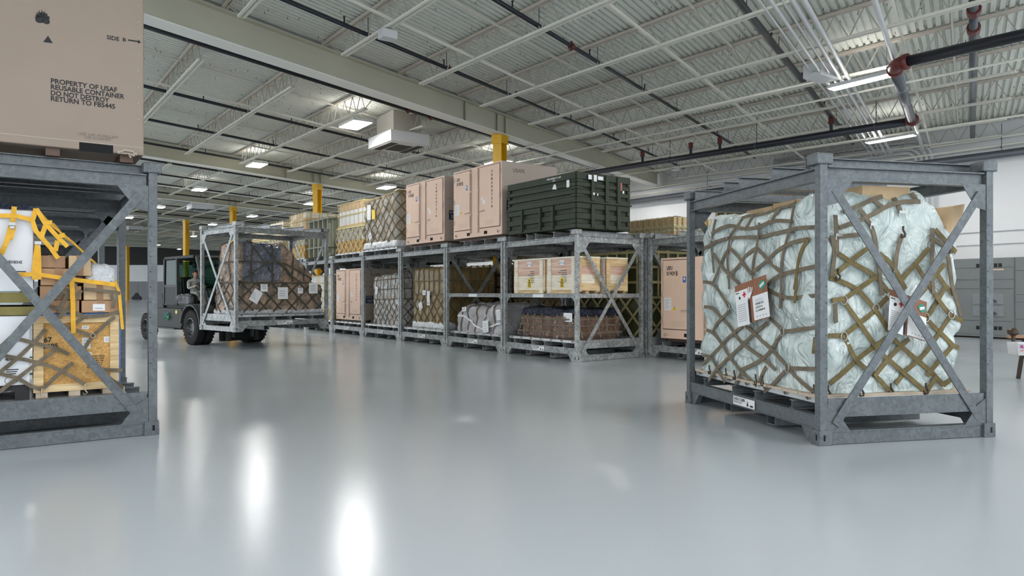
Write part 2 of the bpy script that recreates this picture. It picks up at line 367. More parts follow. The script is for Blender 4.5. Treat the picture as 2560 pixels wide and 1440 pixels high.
def setp(o, label=None, cat=None, group=None, kind=None):
    if label: o['label'] = label
    if cat: o['category'] = cat
    if group: o['group'] = group
    if kind: o['kind'] = kind
    return o
class Frame:
    def __init__(s, O, deg): s.O = Vector(O); s.r = math.radians(deg); s.R = Matrix.Rotation(s.r, 3, 'Z')
    def w(s, p): return s.O + s.R @ Vector(p)
W0 = Frame((0, 0, 0), 0)
def link(name, me, loc=(0, 0, 0), rz=0, parent=None):
    o = bpy.data.objects.new(name, me); COL.objects.link(o)
    if parent: o.parent = parent
    else: o.location = loc; o.rotation_euler = (0, 0, rz)
    return o
def bevel(o, w=0.006, seg=2):
    b = o.modifiers.new('bevel', 'BEVEL'); b.width = w; b.segments = seg; b.limit_method = 'ANGLE'; b.angle_limit = math.radians(40)
    return o
class Thing:
    """an Empty at the thing's base; parts are built in the frame's coordinates"""
    def __init__(s, name, label, cat, fr, origin, group=None):
        s.fr = fr; s.org = tuple(origin)
        s.o = link(name, None, fr.w(origin), fr.r); s.o.empty_display_size = 0.1
        setp(s.o, label, cat, group)
    def part(s, name, mb, mats, sub=None, smooth=False, label=None, bev=0):
        mats = mats if isinstance(mats, (list, tuple)) else [mats]
        o = link(name, mb.mesh(name, mats, s.org, smooth), parent=sub or s.o)
        if label: o['label'] = label
        if bev: bevel(o, bev)
        return o
def solo(name, label, cat, fr, origin, mb, mats, group=None, smooth=False, kind=None, bev=0):
    mats = mats if isinstance(mats, (list, tuple)) else [mats]
    o = link(name, mb.mesh(name, mats, origin, smooth), fr.w(origin), fr.r)
    setp(o, label, cat, group, kind)
    if bev: bevel(o, bev)
    return o
def struct(name, mb, mats, smooth=False):
    mats = mats if isinstance(mats, (list, tuple)) else [mats]
    o = link(name, mb.mesh(name, mats, (0, 0, 0), smooth)); o['kind'] = 'structure'
    return o
def dup(root, loc, rz=None, label=None, group=None):
    r = root.copy(); COL.objects.link(r); r.location = loc
    if rz is not None: r.rotation_euler = (0, 0, rz)
    if label: r['label'] = label
    if group: r['group'] = group
    for ch in list(root.children):
        c = ch.copy(); COL.objects.link(c); c.parent = r
        for g in list(ch.children):
            d = g.copy(); COL.objects.link(d); d.parent = c
    return r

# text laid on a plane: p = bottom left, xd along the line, nd outwards, box width x height
_FC = {}
def text_geo(txt):
    if txt in _FC: return _FC[txt]
    cu = bpy.data.curves.new('lettering', 'FONT'); cu.body = txt; cu.resolution_u = 3; cu.offset = 0.028
    ob = bpy.data.objects.new('lettering', cu); COL.objects.link(ob)
    dg = bpy.context.evaluated_depsgraph_get(); dg.update()
    me = bpy.data.meshes.new_from_object(ob.evaluated_get(dg))
    vs = [v.co.copy() for v in me.vertices]; fs = [tuple(p.vertices) for p in me.polygons]
    bpy.data.objects.remove(ob); bpy.data.curves.remove(cu); bpy.data.meshes.remove(me)
    x0 = min(v.x for v in vs); x1 = max(v.x for v in vs); y0 = min(v.y for v in vs); y1 = max(v.y for v in vs)
    _FC[txt] = (vs, fs, x0, x1, y0, y1)
    return _FC[txt]
def text(mb, txt, p, xd, ud, w, h, m=0, stencil=False):
    vs, fs, x0, x1, y0, y1 = text_geo(txt)
    p = Vector(p); xd = Vector(xd).normalized(); ud = Vector(ud).normalized()
    mb.add([p+xd*((v.x-x0)/(x1-x0)*w)+ud*((v.y-y0)/(y1-y0)*h) for v in vs], fs, m)
def quad(mb, p, xd, ud, w, h, m=0, th=0.002):
    p = Vector(p); xd = Vector(xd).normalized(); ud = Vector(ud).normalized(); n = xd.cross(ud)
    vs = [p, p+xd*w, p+xd*w+ud*h, p+ud*h]; vs += [v+n*th for v in vs]
    mb.add(vs, [(3, 2, 1, 0), (4, 5, 6, 7), (0, 1, 5, 4), (1, 2, 6, 5), (2, 3, 7, 6), (3, 0, 4, 7)], m)

# ================================================================== SETTING
# floor
mb = MB(); mb.add([(-220, -12, 0), (140, -12, 0), (140, 215, 0), (-220, 215, 0)], [(0, 1, 2, 3)])
struct('floor', mb, FLOORM)

# corrugated roof deck: ribs run along the beams
DECK = 7.08
mb = MB(); prof = []; a = -9.0
while a < 46:
    prof += [(a, 0.0), (a+0.095, 0.0), (a+0.11, 0.055), (a+0.155, 0.055)]; a += 0.17
bA0, bA1 = -9.0, 29.2
vs = []; fs = []
for (pa, ph) in prof:
    vs += [RC(pa, bA0, DECK+ph), RC(pa, bA1, DECK+ph)]
for i in range(len(prof)-1): fs.append((2*i, 2*i+1, 2*i+3, 2*i+2))
mb.add(vs, fs)
prof = []; a = 46.0
while a < 205:
    st = 0.2 if a < 110 else 0.6
    k = st/0.2
    prof += [(a, 0.0), (a+0.11*k, 0.0), (a+0.13*k, 0.045), (a+0.18*k, 0.045)]; a += st
vs = []; fs = []
for (pa, ph) in prof: vs += [RC(pa, -9, DECK+ph), RC(pa, 64, DECK+ph)]
for i in range(len(prof)-1): fs.append((2*i, 2*i+1, 2*i+3, 2*i+2))
mb.add(vs, fs)
# deck screws: small dark points poking through, part of the roof sheet
ceil = struct('ceiling', mb, WHITEP)
mb = MB(); rs = random.Random(3)
for i in range(1500):
    aa = -2+rs.random()*38; bb = rs.random()*29
    aa = round(aa/0.2)*0.2+0.05
    p = RC(aa, bb, DECK-0.001); mb.beam(p, p-Vector((0, 0, 0.045)), 0.009, 0.009)
sc_ = link('deck_screws', mb.mesh('deck_screws', [PIPEM]), parent=ceil); sc_['kind'] = 'stuff'

# right-hand wall (parallel with the joists) and its return, far wall
def wall_seg(name, p0, p1, bands, th=0.25):
    """bands: (z0, z1 or None for roof, material)"""
    p0 = Vector((p0[0], p0[1], 0)); p1 = Vector((p1[0], p1[1], 0)); mb = MB(); mats = []
    d = (p1-p0).normalized(); n = Vector((d.y, -d.x, 0))*th
    for z0, z1, mt in bands:
        if mt not in mats: mats.append(mt)
        t0 = z1 if z1 else DECK+0.06+slope(p0.x, p0.y); t1 = z1 if z1 else DECK+0.06+slope(p1.x, p1.y)
        a = p0+Vector((0, 0, z0)); b = p1+Vector((0, 0, z0)); c = p1+Vector((0, 0, t1)); e = p0+Vector((0, 0, t0))
        vs = [a, b, c, e, a+n, b+n, c+n, e+n]
        mb.add(vs, [(0, 1, 2, 3), (7, 6, 5, 4), (0, 4, 5, 1), (1, 5, 6, 2), (2, 6, 7, 3), (3, 7, 4, 0)], mats.index(mt))
    return struct(name, mb, mats)
wr0 = RC(-9, 29.2, 0); wr1 = RC(46, 29.2, 0); wr2 = RC(46, 64, 0)
wall_seg('wall_right', wr0, wr1, [(0, None, WALLW)])
wall_seg('wall_right_return', wr1, wr2, [(0, 2.6, WALLG), (2.6, None, WALLW)])
wall_seg('wall_far', (-215, 172), (90, 172), [(0, 4.15, WALLG), (4.15, 8.1, WALLW), (8.1, None, WALLD)])
# kerb at the foot of the right-hand wall
mb = MB(); q0 = RC(-9, 28.95, 0); q1 = RC(46, 28.95, 0)
mb.beam((q0.x, q0.y, 0.05), (q1.x, q1.y, 0.05), 0.3, 0.1)
struct('baseboard_right', mb, plain('worn_kerb', (0.36, 0.24, 0.18), 0.8, var=0.3, vscale=3))
# pilaster and wall band on the right wall
mb = MB()
def wallp(a, off, z): p = RC(a, 29.2-off, 0); return Vector((p.x, p.y, z))
mb.beam(wallp(19.5, 0.2, 3.6), wallp(20.2, 0.2, 3.6), 0.35, 7.0)
struct('trim_1', mb, WALLW)
mb = MB()
mb.beam(wallp(-8, 0.04, 3.55), wallp(46, 0.04, 3.55), 0.02, 0.025); mb.beam(wallp(-8, 0.04, 3.12), wallp(46, 0.04, 3.12), 0.02, 0.02)
struct('trim_2', mb, GREYL)

# ---------------- roof beams along b, columns, joists along a
BEAM_A = [14.30+17.35*k for k in range(0, 9)]
def beam_label(k):
    return ['cream steel roof girder nearest the camera, crossing above the racks', 'second roof girder back, holding the lamp row behind the ceiling unit', 'third roof girder back, above the forklift', 'fourth roof girder back, crossing behind the lifted rack', 'fifth roof girder back in the far hall', 'sixth roof girder back in the far hall', 'seventh roof girder back in the far hall', 'eighth roof girder back in the far hall', 'farthest roof girder near the dark end wall'][k]
for k, A in enumerate(BEAM_A):
    b0, b1 = (-6, 29.0) if A < 46 else (-6, 60)
    t = Thing('roof_girder', beam_label(k), 'girder', W0, RC(A, b0, 6.3))
    m1 = MB(); m1.beam(RC(A, b0, 6.31), RC(A, b1, 6.31), 0.44, 0.035); t.part('bottom_flange', m1, FLANGEM)
    m1 = MB(); m1.beam(RC(A, b0, 6.98), RC(A, b1, 6.98), 0.36, 0.03); t.part('top_flange', m1, CREAM)
    m1 = MB(); m1.beam(RC(A, b0, 6.645), RC(A, b1, 6.645), 0.03, 0.64); t.part('web', m1, CREAM)
    if k < 3:
        for bb in (12.6, 14.4, 14.9):
            m1 = MB(); m1.beam(RC(A-0.085, bb, 6.33), RC(A-0.085, bb, 6.96), 0.14, 0.014); t.part('stiffener', m1, CREAM)
# columns
cols = [(14.3, 14.6, 'yellow steel column rising behind the tan containers on top of the rack row'), (31.65, 14.66, 'yellow steel column seen above the netted loads, second from the camera'),
        (49.0, 14.65, 'yellow steel column whose top shows above the rack on the forklift'), (66.4, 14.8, 'yellow steel column standing behind the forklift cab'),
        (153.2, 21.4, 'far yellow steel column standing on the open floor left of the forklift')]
for a, b, lab in cols:
    p = RC(a, b, 0); top = RC(a, b, 6.29).z; s_ = 1.7 if a > 100 else (1.15 if a > 60 else 1.0)
    fr = Frame((p.x, p.y, 0), math.degrees(math.atan2(BV.y, BV.x)))
    t = Thing('steel_column', lab, 'column', fr, (0, 0, 0))
    w = 0.17*s_
    m1 = MB(); m1.box(-w, -w, 0, -w+0.02, w, top); m1.box(w-0.02, -w, 0, w, w, top); m1.box(-w+0.02, -0.01, 0, w-0.02, 0.01, top); t.part('shaft', m1, YEL)
    m1 = MB(); m1.box(-w*1.3, -w*1.3, 0, w*1.3, w*1.3, 0.03); t.part('base_plate', m1, YEL)
    m1 = MB(); m1.box(-w*1.2, -w*1.2, top-0.3, w*1.2, w*1.2, top-0.005); t.part('cap', m1, YEL)

# joists
JL = 16.95
tj = Thing('roof_joist', 'open-web steel roof joist carrying the corrugated deck', 'joist', W0, (0, 0, 0), 'open-web joists under the roof deck')
m1 = MB(); m1.beam((0.05, -0.04, 0.575), (JL, -0.04, 0.575), 0.055, 0.055); m1.beam((0.05, 0.04, 0.575), (JL, 0.04, 0.575), 0.055, 0.055); tj.part('top_chord', m1, TOPC)
m1 = MB(); m1.beam((1.85, -0.045, 0.02), (JL-1.25, -0.045, 0.02), 0.055, 0.045); m1.beam((1.85, 0.045, 0.02), (JL-1.25, 0.045, 0.02), 0.055, 0.045); tj.part('bottom_chord', m1, CHORD)
m1 = MB(); n = 22; x0 = 1.9; dx = (JL-1.3-1.9)/n
for i in range(n):
    xa = x0+i*dx
    m1.beam((xa, 0, 0.02), (xa+dx/2, 0, 0.56), 0.016, 0.016); m1.beam((xa+dx/2, 0, 0.56), (xa+dx, 0, 0.02), 0.02, 0.02)
m1.beam((0.3, 0, 0.56), (x0, 0, 0.02), 0.02, 0.02); m1.beam((JL-0.2, 0, 0.56), (JL-1.3, 0, 0.02), 0.02, 0.02)
tj.part('web', m1, RODM)
SKY = [(0, 600), (200, 560), (355, 420), (400, 640), (600, 640), (800, 560), (1000, 500), (1130, 450), (1270, 420), (1560, 480), (2560, 400)]
def sky(u):
    for (u0, v0), (u1, v1) in zip(SKY, SKY[1:]):
        if u0 <= u <= u1: return v0+(v1-v0)*(u-u0)/(u1-u0)
    return 0
zj = math.atan2(JV.y, JV.x); pj = -math.atan2(J3.z, math.hypot(J3.x, J3.y))
first = True; nj = 0
ORD = ['first', 'second', 'third', 'fourth', 'fifth', 'sixth', 'seventh', 'eighth', 'ninth', 'tenth', 'eleventh', 'twelfth', 'thirteenth', 'fourteenth', 'fifteenth', 'sixteenth', 'seventeenth', 'eighteenth', 'nineteenth', 'twentieth', 'twenty-first', 'twenty-second', 'twenty-third', 'twenty-fourth']
bays = [(-3.05, 14.3)]+[(BEAM_A[i], BEAM_A[i+1]) for i in range(8)]
for a0, a1 in bays:
    for k in range(-2, 22):
        b = 4.02+2.71*k
        if a0 < 46 and b > 28.6: continue
        if b > 58: continue
        vis = False
        for i in range(12):
            p = RC(a0+(a1-a0)*i/11, b, 6.5); q = to_px(p)
            if q and -20 < q[0] < 2580 and -160 < q[1] < sky(q[0])+10: vis = True
        if not vis: continue
        p = RC(a0+0.2, b, 6.45)
        if a0+JL+0.2 > 46.0 and a0 < 46 and b > 28: continue
        if first: o = tj.o; first = False; o.location = p
        else: o = dup(tj.o, p)
        o.rotation_mode = 'XYZ'
        o.rotation_euler = Matrix.Rotation(zj, 3, 'Z').__matmul__(Matrix.Rotation(pj, 3, 'Y')).to_euler()
        nj += 1
        o['label'] = 'white open-web roof joist, %s bay back from the camera, %s counted from the left' % (ORD[bays.index((a0, a1))], ORD[k+2])
        if a0 > 80: o['group'] = 'open-web joists in the far hall'

# bridging bars along b
for k, a in enumerate([1.2, 5.9, 10.2, 19.6, 25.6, 37.2, 43.0, 54.6, 60.4, 72, 78]):
    b1 = 29.0 if a < 46 else 55
    m1 = MB(); m1.beam(RC(a, -5, 6.49), RC(a, b1, 6.49), 0.05, 0.05)
    solo('bridging_bar', 'thin white bar tying the joist bottoms, %s row back from the camera' % ORD[k], 'bar', W0, RC(a, -5, 6.49), m1, CHORD, group='bridging bars between joists')
    m1 = MB(); m1.beam(RC(a-0.9, -5, 6.99), RC(a-0.9, b1, 6.99), 0.04, 0.04)
    solo('bridging_bar', 'thin white bar tying the joist tops, %s row back from the camera' % ORD[k], 'bar', W0, RC(a-0.9, -5, 6.99), m1, CHORD, group='bridging bars between joists')

# sprinkler branch pipes along b
sp_a = [3.77, 7.9, 11.62, 15.7, 20.8, 25.25, 30.0, 34.5, 39.0, 43.4, 48.0, 52.5, 57, 61.5, 66.2, 70.7, 75.2, 79.8]
ords = ['nearest the camera', 'second', 'third', 'fourth', 'fifth', 'sixth', 'seventh', 'eighth', 'ninth', 'tenth', 'eleventh', 'twelfth', 'thirteenth', 'fourteenth', 'fifteenth', 'sixteenth', 'seventeenth', 'eighteenth']
for k, a in enumerate(sp_a):
    b1 = 26.8 if a < 46 else 50
    r = 0.066 if k == 0 else 0.048
    lab = 'black sprinkler branch pipe under the roof, '+(ords[k] if k == 0 else ords[k]+' from the camera')
    t = Thing('sprinkler_pipe', lab, 'pipe', W0, RC(a, -5, 6.62), 'black sprinkler branch pipes')
    m1 = MB(); m1.tube([RC(a, -5, 6.62), RC(a, b1, 6.62)], r, 8); t.part('pipe_run', m1, PIPEM, smooth=True)
    if a < 50:
        b = 1.0 + (k % 3)*0.9
        while b < b1:
            m1 = MB(); p = RC(a, b, 6.66); m1.tube([p, p+Vector((0, 0, 0.12))], 0.016, 6); m1.tube([p+Vector((0, 0, 0.12)), p+Vector((0, 0, 0.135))], 0.03, 6)
            t.part('sprinkler_head', m1, PIPEM); b += 3.3
        b = 4.02-2.71
        while b < b1:
            m1 = MB(); p = RC(a, b+0.06, 6.66); m1.tube([p, p+Vector((0, 0, 0.4))], 0.008, 5)
            t.part('hanger_rod', m1, PIPEM); b += 2.71
        if k < 4:
            for b in ([6.0], [10.9], [9.6], [10.9, 12.0])[k]:
                p = RC(a, b, 6.62); m1 = MB(); m1.tube([p-B3*0.05, p+B3*0.05], 0.075, 8); m1.beam(p-Vector((0, 0, 0.1)), p+Vector((0, 0, 0.1)), 0.06, 0.05)
                t.part('coupling', m1, REDM, label='red pipe coupling')

# white conduits along b, bending down the right wall
for k, (a, r) in enumerate([(3.20, 0.022), (3.02, 0.035), (2.84, 0.02), (2.68, 0.045), (1.42, 0.05), (2.50, 0.045)]):
    pts = [RC(a, -2, 6.28)]
    E_ = RC(a, 28.2, 6.28); pts.append(E_)
    m1 = MB(); m1.tube(pts, r, 8)
    solo('ceiling_conduit', ['thin', 'medium', 'thin', 'thick', 'thick', 'thick'][k]+' white conduit under the roof, '+['first', 'second', 'third', 'fourth', 'last', 'fifth'][k]+' of the bundle counted from the left', 'conduit', W0, pts[0], m1, UNITW, smooth=True, group='white conduits')
for k, (b, h, a0, a1) in enumerate([(16.62, 6.26, 2.9, 24), (18.44, 6.26, -6, 24), (24.4, 6.26, -6, 26)]):
    m1 = MB(); m1.tube([RC(a0, b, h), RC(a1, b, h)], 0.028, 8)
    solo('joist_conduit', ['white conduit clipped under a joist, ending at the white junction box', 'white conduit clipped under a joist beside the long strip lamp', 'white conduit under a joist close to the right-hand wall'][k], 'conduit', W0, RC(a0, b, h), m1, CHORD, smooth=True)

for k in range(4):
    A0 = 1.15+0.17*k; zt = 6.75-0.13*k; pts = [RC(7.5, 28.75, zt)]
    for i in range(7):
        t_ = i/6*PI/2; R_ = 0.75-0.1*k; pts.append(RC(A0+R_-R_*math.sin(t_), 28.75, zt-R_+R_*math.cos(t_)))
    q = pts[-1]; pts.append(Vector((q.x, q.y, 2.66))); m1 = MB(); m1.tube(pts, 0.055, 10)
    solo('wall_conduit', 'fat white conduit bending down the right-hand wall, %s from the right' % ORD[k], 'conduit', W0, pts[0], m1, UNITW, smooth=True, group='white wall conduits')

# big fire mains
def main_pipe(name, lab, pts, r, mat, fit=()):
    t = Thing(name, lab, 'pipe', W0, pts[0])
    m1 = MB(); m1.tube(pts, r, 14); t.part('pipe_run', m1, mat, smooth=True)
    return t
hm = 6.08
P_a = RC(-7, 16.1, hm); P_b = RC(1.15, 16.1, hm); P_c = RC(1.38, 16.35, hm); P_d = RC(1.38, 21.9, hm); P_e = RC(1.5, 22.0, hm); P_f = RC(15.5, 22.0, hm)
t = main_pipe('fire_main', 'thick black fire main entering at the upper right corner with a red elbow', [P_a, P_b], 0.11, PIPEM)
m1 = MB(); pts = []
for i in range(7):
    f = i/6; q = P_b*(1-f)**2+RC(1.4, 16.1, hm)*2*f*(1-f)+RC(1.4, 16.5, hm)*f*f; pts.append(q)
m1.tube(pts, 0.135, 14); m1.tube([P_b-J3*0.05, P_b+J3*0.05], 0.16, 14); m1.tube([RC(1.4, 16.45, hm), RC(1.4, 16.55, hm)], 0.16, 14)
t.part('elbow', m1, REDM, smooth=True, label='red pipe elbow')
t = main_pipe('fire_main', 'thick grey crossover pipe between the two black fire mains', [RC(1.4, 16.55, hm), RC(1.4, 21.75, hm)], 0.115, PIPEG)
m1 = MB()
for bb in (18.1, 19.6): m1.tube([RC(1.4, bb, hm), RC(1.4, bb+0.03, hm)], 0.12, 14)
t.part('band', m1, STEELB, smooth=True)
t = main_pipe('fire_main', 'long thick black fire main running below the joists toward the rack row', [RC(1.45, 22.0, hm), P_f], 0.11, PIPEM)
m1 = MB(); m1.tube([RC(1.4, 21.75, hm), RC(1.4, 21.95, hm)], 0.17, 14); t.part('elbow', m1, REDM, smooth=True)
for aa in (3.77, 7.9, 9.2, 11.62):
    p = RC(aa, 22.0, hm); m1 = MB(); m1.tube([p+Vector((0, 0, 0.1)), p+Vector((0, 0, 0.52))], 0.05, 8); t.part('riser', m1, PIPEM)
    m1 = MB(); m1.tube([p+Vector((0, 0, 0.30)), p+Vector((0, 0, 0.5))], 0.085, 8); t.part('valve', m1, REDM, label='red valve fitting')
for aa in (2.4, 6.4, 10.2):
    p = RC(aa, 22.0, hm); m1 = MB(); m1.tube([p+Vector((0, 0, -0.13)), p+Vector((0, 0, 0.95))], 0.012, 6); m1.tube([p-J3*0.02, p+J3*0.02], 0.125, 14); t.part('hanger_rod', m1, GALVD)
t = main_pipe('drop_pipe', 'dark pipe running under the deck at the far right with a red coupling', [RC(-0.08, 12, 6.6), RC(-0.14, 28.9, 6.6)], 0.075, PIPEG)
for bb in (15.5, 16.6):
    m1 = MB(); m1.tube([RC(-0.1, bb, 6.6), RC(-0.1, bb+0.25, 6.6)], 0.12, 10); t.part('coupling', m1, REDM)
# pipes along the right wall
for k, (off, z, r, mt, lab) in enumerate([(0.55, 5.95, 0.13, PIPEG, 'thick dark pipe running high along the right-hand wall'), (0.5, 6.25, 0.04, CHORD, 'thin white pipe running high along the right-hand wall, above the dark one'), (0.35, 6.55, 0.04, CHORD, 'uppermost thin white pipe along the right-hand wall')]):
    p0 = wallp(-8, off, z); p1 = wallp(30, off, z); p1.z += 0.45; p0.z -= 0.0
    t = Thing('wall_pipe', lab, 'pipe', W0, p0)
    m1 = MB(); m1.tube([p0, p1], r, 10); t.part('pipe_run', m1, mt, smooth=True)
    for aa in (-1, 5, 11, 17, 23):
        f = (aa+8)/38; q = p0.lerp(p1, f); m1 = MB(); m1.beam(q, wallp(aa, 0.05, q.z), 0.04, 0.04); t.part('bracket', m1, GALVD)
        if k == 0: m1 = MB(); m1.tube([q, q+Vector((0, 0, 1.0))], 0.01, 5); t.part('hanger_rod', m1, GALVD)

# ---------------- lamps
def lamp(a, b, L, Wd, label, group, h=6.36, glow=None):
    fr = Frame(RC(a, b, h), math.degrees(zj))
    t = Thing('ceiling_lamp', label, 'lamp', fr, (0, 0, 0), group)
    m1 = MB(); m1.box(-L/2-0.03, -Wd/2-0.03, 0.012, L/2+0.03, Wd/2+0.03, 0.10); t.part('housing', m1, UNITW)
    m1 = MB(); m1.box(-L/2, -Wd/2, 0.101, L/2, Wd/2, 0.106); t.part('added_uplight', m1, UPM)  # glowing top added to throw fill light on the deck
    m1 = MB(); m1.box(-L/2, -Wd/2, 0, L/2, Wd/2, 0.01); t.part('diffuser', m1, glow or LAMPM)
    m1 = MB()
    for sx in (-1, 1): m1.tube([(sx*L*0.4, 0, 0.10), (sx*L*0.4, 0, 6.98-h)], 0.006, 5)
    t.part('hanger_wire', m1, GALVD)
lamps = [(18.1, 10.0, 'square bright lamp beside the big ceiling air unit'), (29.3, 10.0, 'bright lamp above the rack on the forklift, second in the left row'), (41.7, 10.15, 'bright lamp above the small far air unit'),
         (18.05, 18.3, 'lamp glowing behind the yellow column above the tan container'), (29.3, 18.55, 'bright lamp above the netted loads left of the tan containers'), (41.5, 18.65, 'lamp just left of the second yellow column'),
         (56.5, 18.8, 'far lamp above the top of the lifted rack'), (56.6, 10.4, 'far lamp beside the corner post of the left rack'), (71.2, 10.1, 'small far lamp seen between the posts of the left racks'),
         (71.0, 18.8, 'small far lamp behind the cab of the forklift'), (98.0, 11.1, 'tiny far lamp seen over the cartons on the left'), (98.0, 23.0, 'tiny far lamp deep in the hall'), (140.9, 25.6, 'tiny far lamp near the dark end of the hall'), (150.0, 14.0, 'tiny far lamp over the far floor'),
         (29.3, 1.2, 'lamp over the floor behind the left racks'), (16.0, 1.2, 'lamp above the left container'), (2.4, 10.0, 'added fill lamp above the middle of the open floor'), (2.4, 1.2, 'added fill lamp above the left foreground'),  # last two here are unseen, added to light the front surfaces
         (-6.5, 10.0, 'added fill lamp above the place of the camera'), (-6.5, 18.0, 'added fill lamp above the right foreground'), (-6.5, 25.9, 'added fill lamp by the right-hand wall beside the camera'), (-6.5, 1.2, 'added fill lamp above the left side of the camera'), (43.0, 1.2, 'lamp far behind the left racks'), (2.4, -7.1, 'added fill lamp outside the frame at the far left, first one'), (16.0, -7.1, 'added fill lamp outside the frame at the far left, second one'), (29.3, -7.1, 'added fill lamp outside the frame at the far left, third one'), (41.6, -7.1, 'added fill lamp outside the frame at the far left, fourth one'), (172.0, 16.0, 'added tiny fill lamp close to the far end wall'), (160.0, 34.0, 'added tiny fill lamp at the far end wall, right one'), (41.6, 26.5, 'lamp behind the rack row by the return wall'), (29.3, 26.3, 'lamp by the right-hand wall beyond the racks'), (15.0, 25.9, 'lamp by the right-hand wall over the rear rack row')]  # camera-side and far-left lamps are unseen added fill; end-wall pair added too
for a, b, lab in lamps[:]:
    lamp(a, b, 1.2, 0.62, lab, 'rectangular ceiling lamps')
lamp(2.23, 17.3, 1.45, 0.25, 'long strip lamp beside the red pipe elbow', 'strip lamps', 6.17, STRIPM)
lamp(2.25, 24.75, 1.45, 0.25, 'long strip lamp above the big white wrapped load, near the wall', 'strip lamps', 6.17, STRIPM)

# ---------------- ceiling air units
def airunit(a, b, s_, lab):
    fr = Frame(RC(a, b, 5.86), math.degrees(zj))
    # local x along the joists, y to the camera's left
    t = Thing('ceiling_air_unit', lab, 'air unit', fr, (0, 0, 0))
    m1 = MB(); m1.box(-0.90, -0.74, 0.1, 0.90, 0.74, 0.48); t.part('casing', m1, UNITW, bev=0.02)
    m1 = MB(); m1.box(-0.66, -0.52, 0.48, 0.66, 0.52, 1.2); t.part('duct', m1, UNITS)
    g = MB(); g.box(-0.82, -0.68, 0.08, 0.82, 0.68, 0.10); gr = t.part('grille', g, UNITW)
    g = MB(); g.box(-0.5, -0.30, 0.07, 0.5, 0.30, 0.079); t.part('intake', g, BLACK, sub=gr)
    for sgn in (-1, 1):
        g = MB()
        for i in range(6): g.box(-0.7, sgn*(0.38+i*0.045)-0.012, 0.072, 0.7, sgn*(0.38+i*0.045)+0.012, 0.079)
        t.part('louvre', g, BLACK, sub=gr)
    g = MB(); g.tube([(0.2, -0.57, 0.45), (0.2, -0.57, 1.15)], 0.04, 8); t.part('drain_pipe', g, GALVD)
airunit(17.97, 12.0, 1, 'big white ceiling air unit with dark grille hanging below the girder')
airunit(50.2, 12.3, 1, 'small distant ceiling air unit above the forklift')
airunit(84.0, 12.6, 1, 'tiny far ceiling air unit seen between the left rack posts')

# junction box and small ballast boxes
fr = Frame(RC(3.05, 16.3, 6.18), math.degrees(zj))
m1 = MB(); m1.box(-0.22, -0.35, 0, 0.22, 0.35, 0.3)
solo('junction_box', 'white rectangular junction box left of the strip lamp', 'junction box', fr, (0, 0, 0), m1, UNITW, bev=0.01)
for k, (a, b) in enumerate([(10.6, 6.75), (11.35, 25.1)]):
    fr = Frame(RC(a, b, 6.25), math.degrees(zj)); m1 = MB(); m1.box(-0.13, -0.16, 0, 0.13, 0.16, 0.17)
    solo('sensor_box', ['small white box hanging under the second joist at top centre', 'small white box under a joist above the yellow crates'][k], 'sensor box', fr, (0, 0, 0), m1, UNITW, bev=0.01)

# ---------------- switchgear cabinets along the right wall
def wframe(a, off): p = RC(a, 29.2-off, 0); return Frame((p.x, p.y, 0), math.degrees(zj))
names = ['grey switchgear cabinet at the right edge of the picture', 'grey switchgear cabinet right of the big rack, with an upper vent', 'grey switchgear cabinet with breaker handles behind the white load', 'grey switchgear cabinet mostly hidden behind the white load', 'grey switchgear cabinet farthest along the wall']
for k, a in enumerate([-4.05, -2.25, -0.45, 1.35, 3.15]):
    fr = wframe(a, 1.0)   # x runs toward the camera, y toward the wall is negative
    t = Thing('switchgear_cabinet', names[k], 'cabinet', fr, (0, 0, 0))
    # in this frame the wall is on the -y side
    m1 = MB(); m1.box(-0.895, -0.85, 0.05, 0.895, 0.0, 2.62); t.part('cabinet_body', m1, SWGR)
    for (z0, z1) in ([(0.12, 0.62), (0.66, 1.18), (1.2, 1.42), (1.44, 2.18), (2.2, 2.58)] if k % 2 else [(0.12, 0.55), (0.58, 1.60), (1.63, 1.9), (1.93, 2.3), (2.32, 2.58)]):
        m1 = MB(); m1.box(-0.87, 0.0, z0, 0.87, 0.015, z1); dr = t.part('door_panel', m1, SWGR)
    for z0 in (0.28, 2.32):
        m1 = MB()
        for i in range(6): m1.box(-0.55+i*0.13, 0.016, z0, -0.45+i*0.13, 0.02, z0+0.12)
        t.part('vent', m1, BLACK)
    m1 = MB(); m1.box(-0.6, 0.016, 2.22, 0.1, 0.02, 2.26); t.part('nameplate', m1, TANL)
    if k == 2 or k == 3:
        for z0 in (0.72, 1.12):
            m1 = MB(); m1.box(-0.6, 0.016, z0, 0.3, 0.03, z0+0.34); br = t.part('breaker_door', m1, WALLG)
            m1 = MB(); m1.beam((-0.4, 0.06, z0+0.08), (0.05, 0.06, z0+0.28), 0.05, 0.07); t.part('breaker_handle', m1, GALVD, sub=br)
        m1 = MB()
        for i in range(3): m1.ball((-0.2, 0.02, 2.0-i*0.1), 0.06, 1.2, 0.2, 0.6, 10)
        t.part('indicator', m1, CHORD)
# white emergency light box high on the pilaster
m1 = MB(); q = wallp(19.85, 0.42, 5.6)
fr = Frame(q, math.degrees(zj)); m1.box(-0.3, -0.08, 0, 0.3, 0.08, 0.35)
solo('wall_light_box', 'small white box mounted on the wall pilaster above the crates', 'light box', fr, (0, 0, 0), m1, UNITW, bev=0.01)

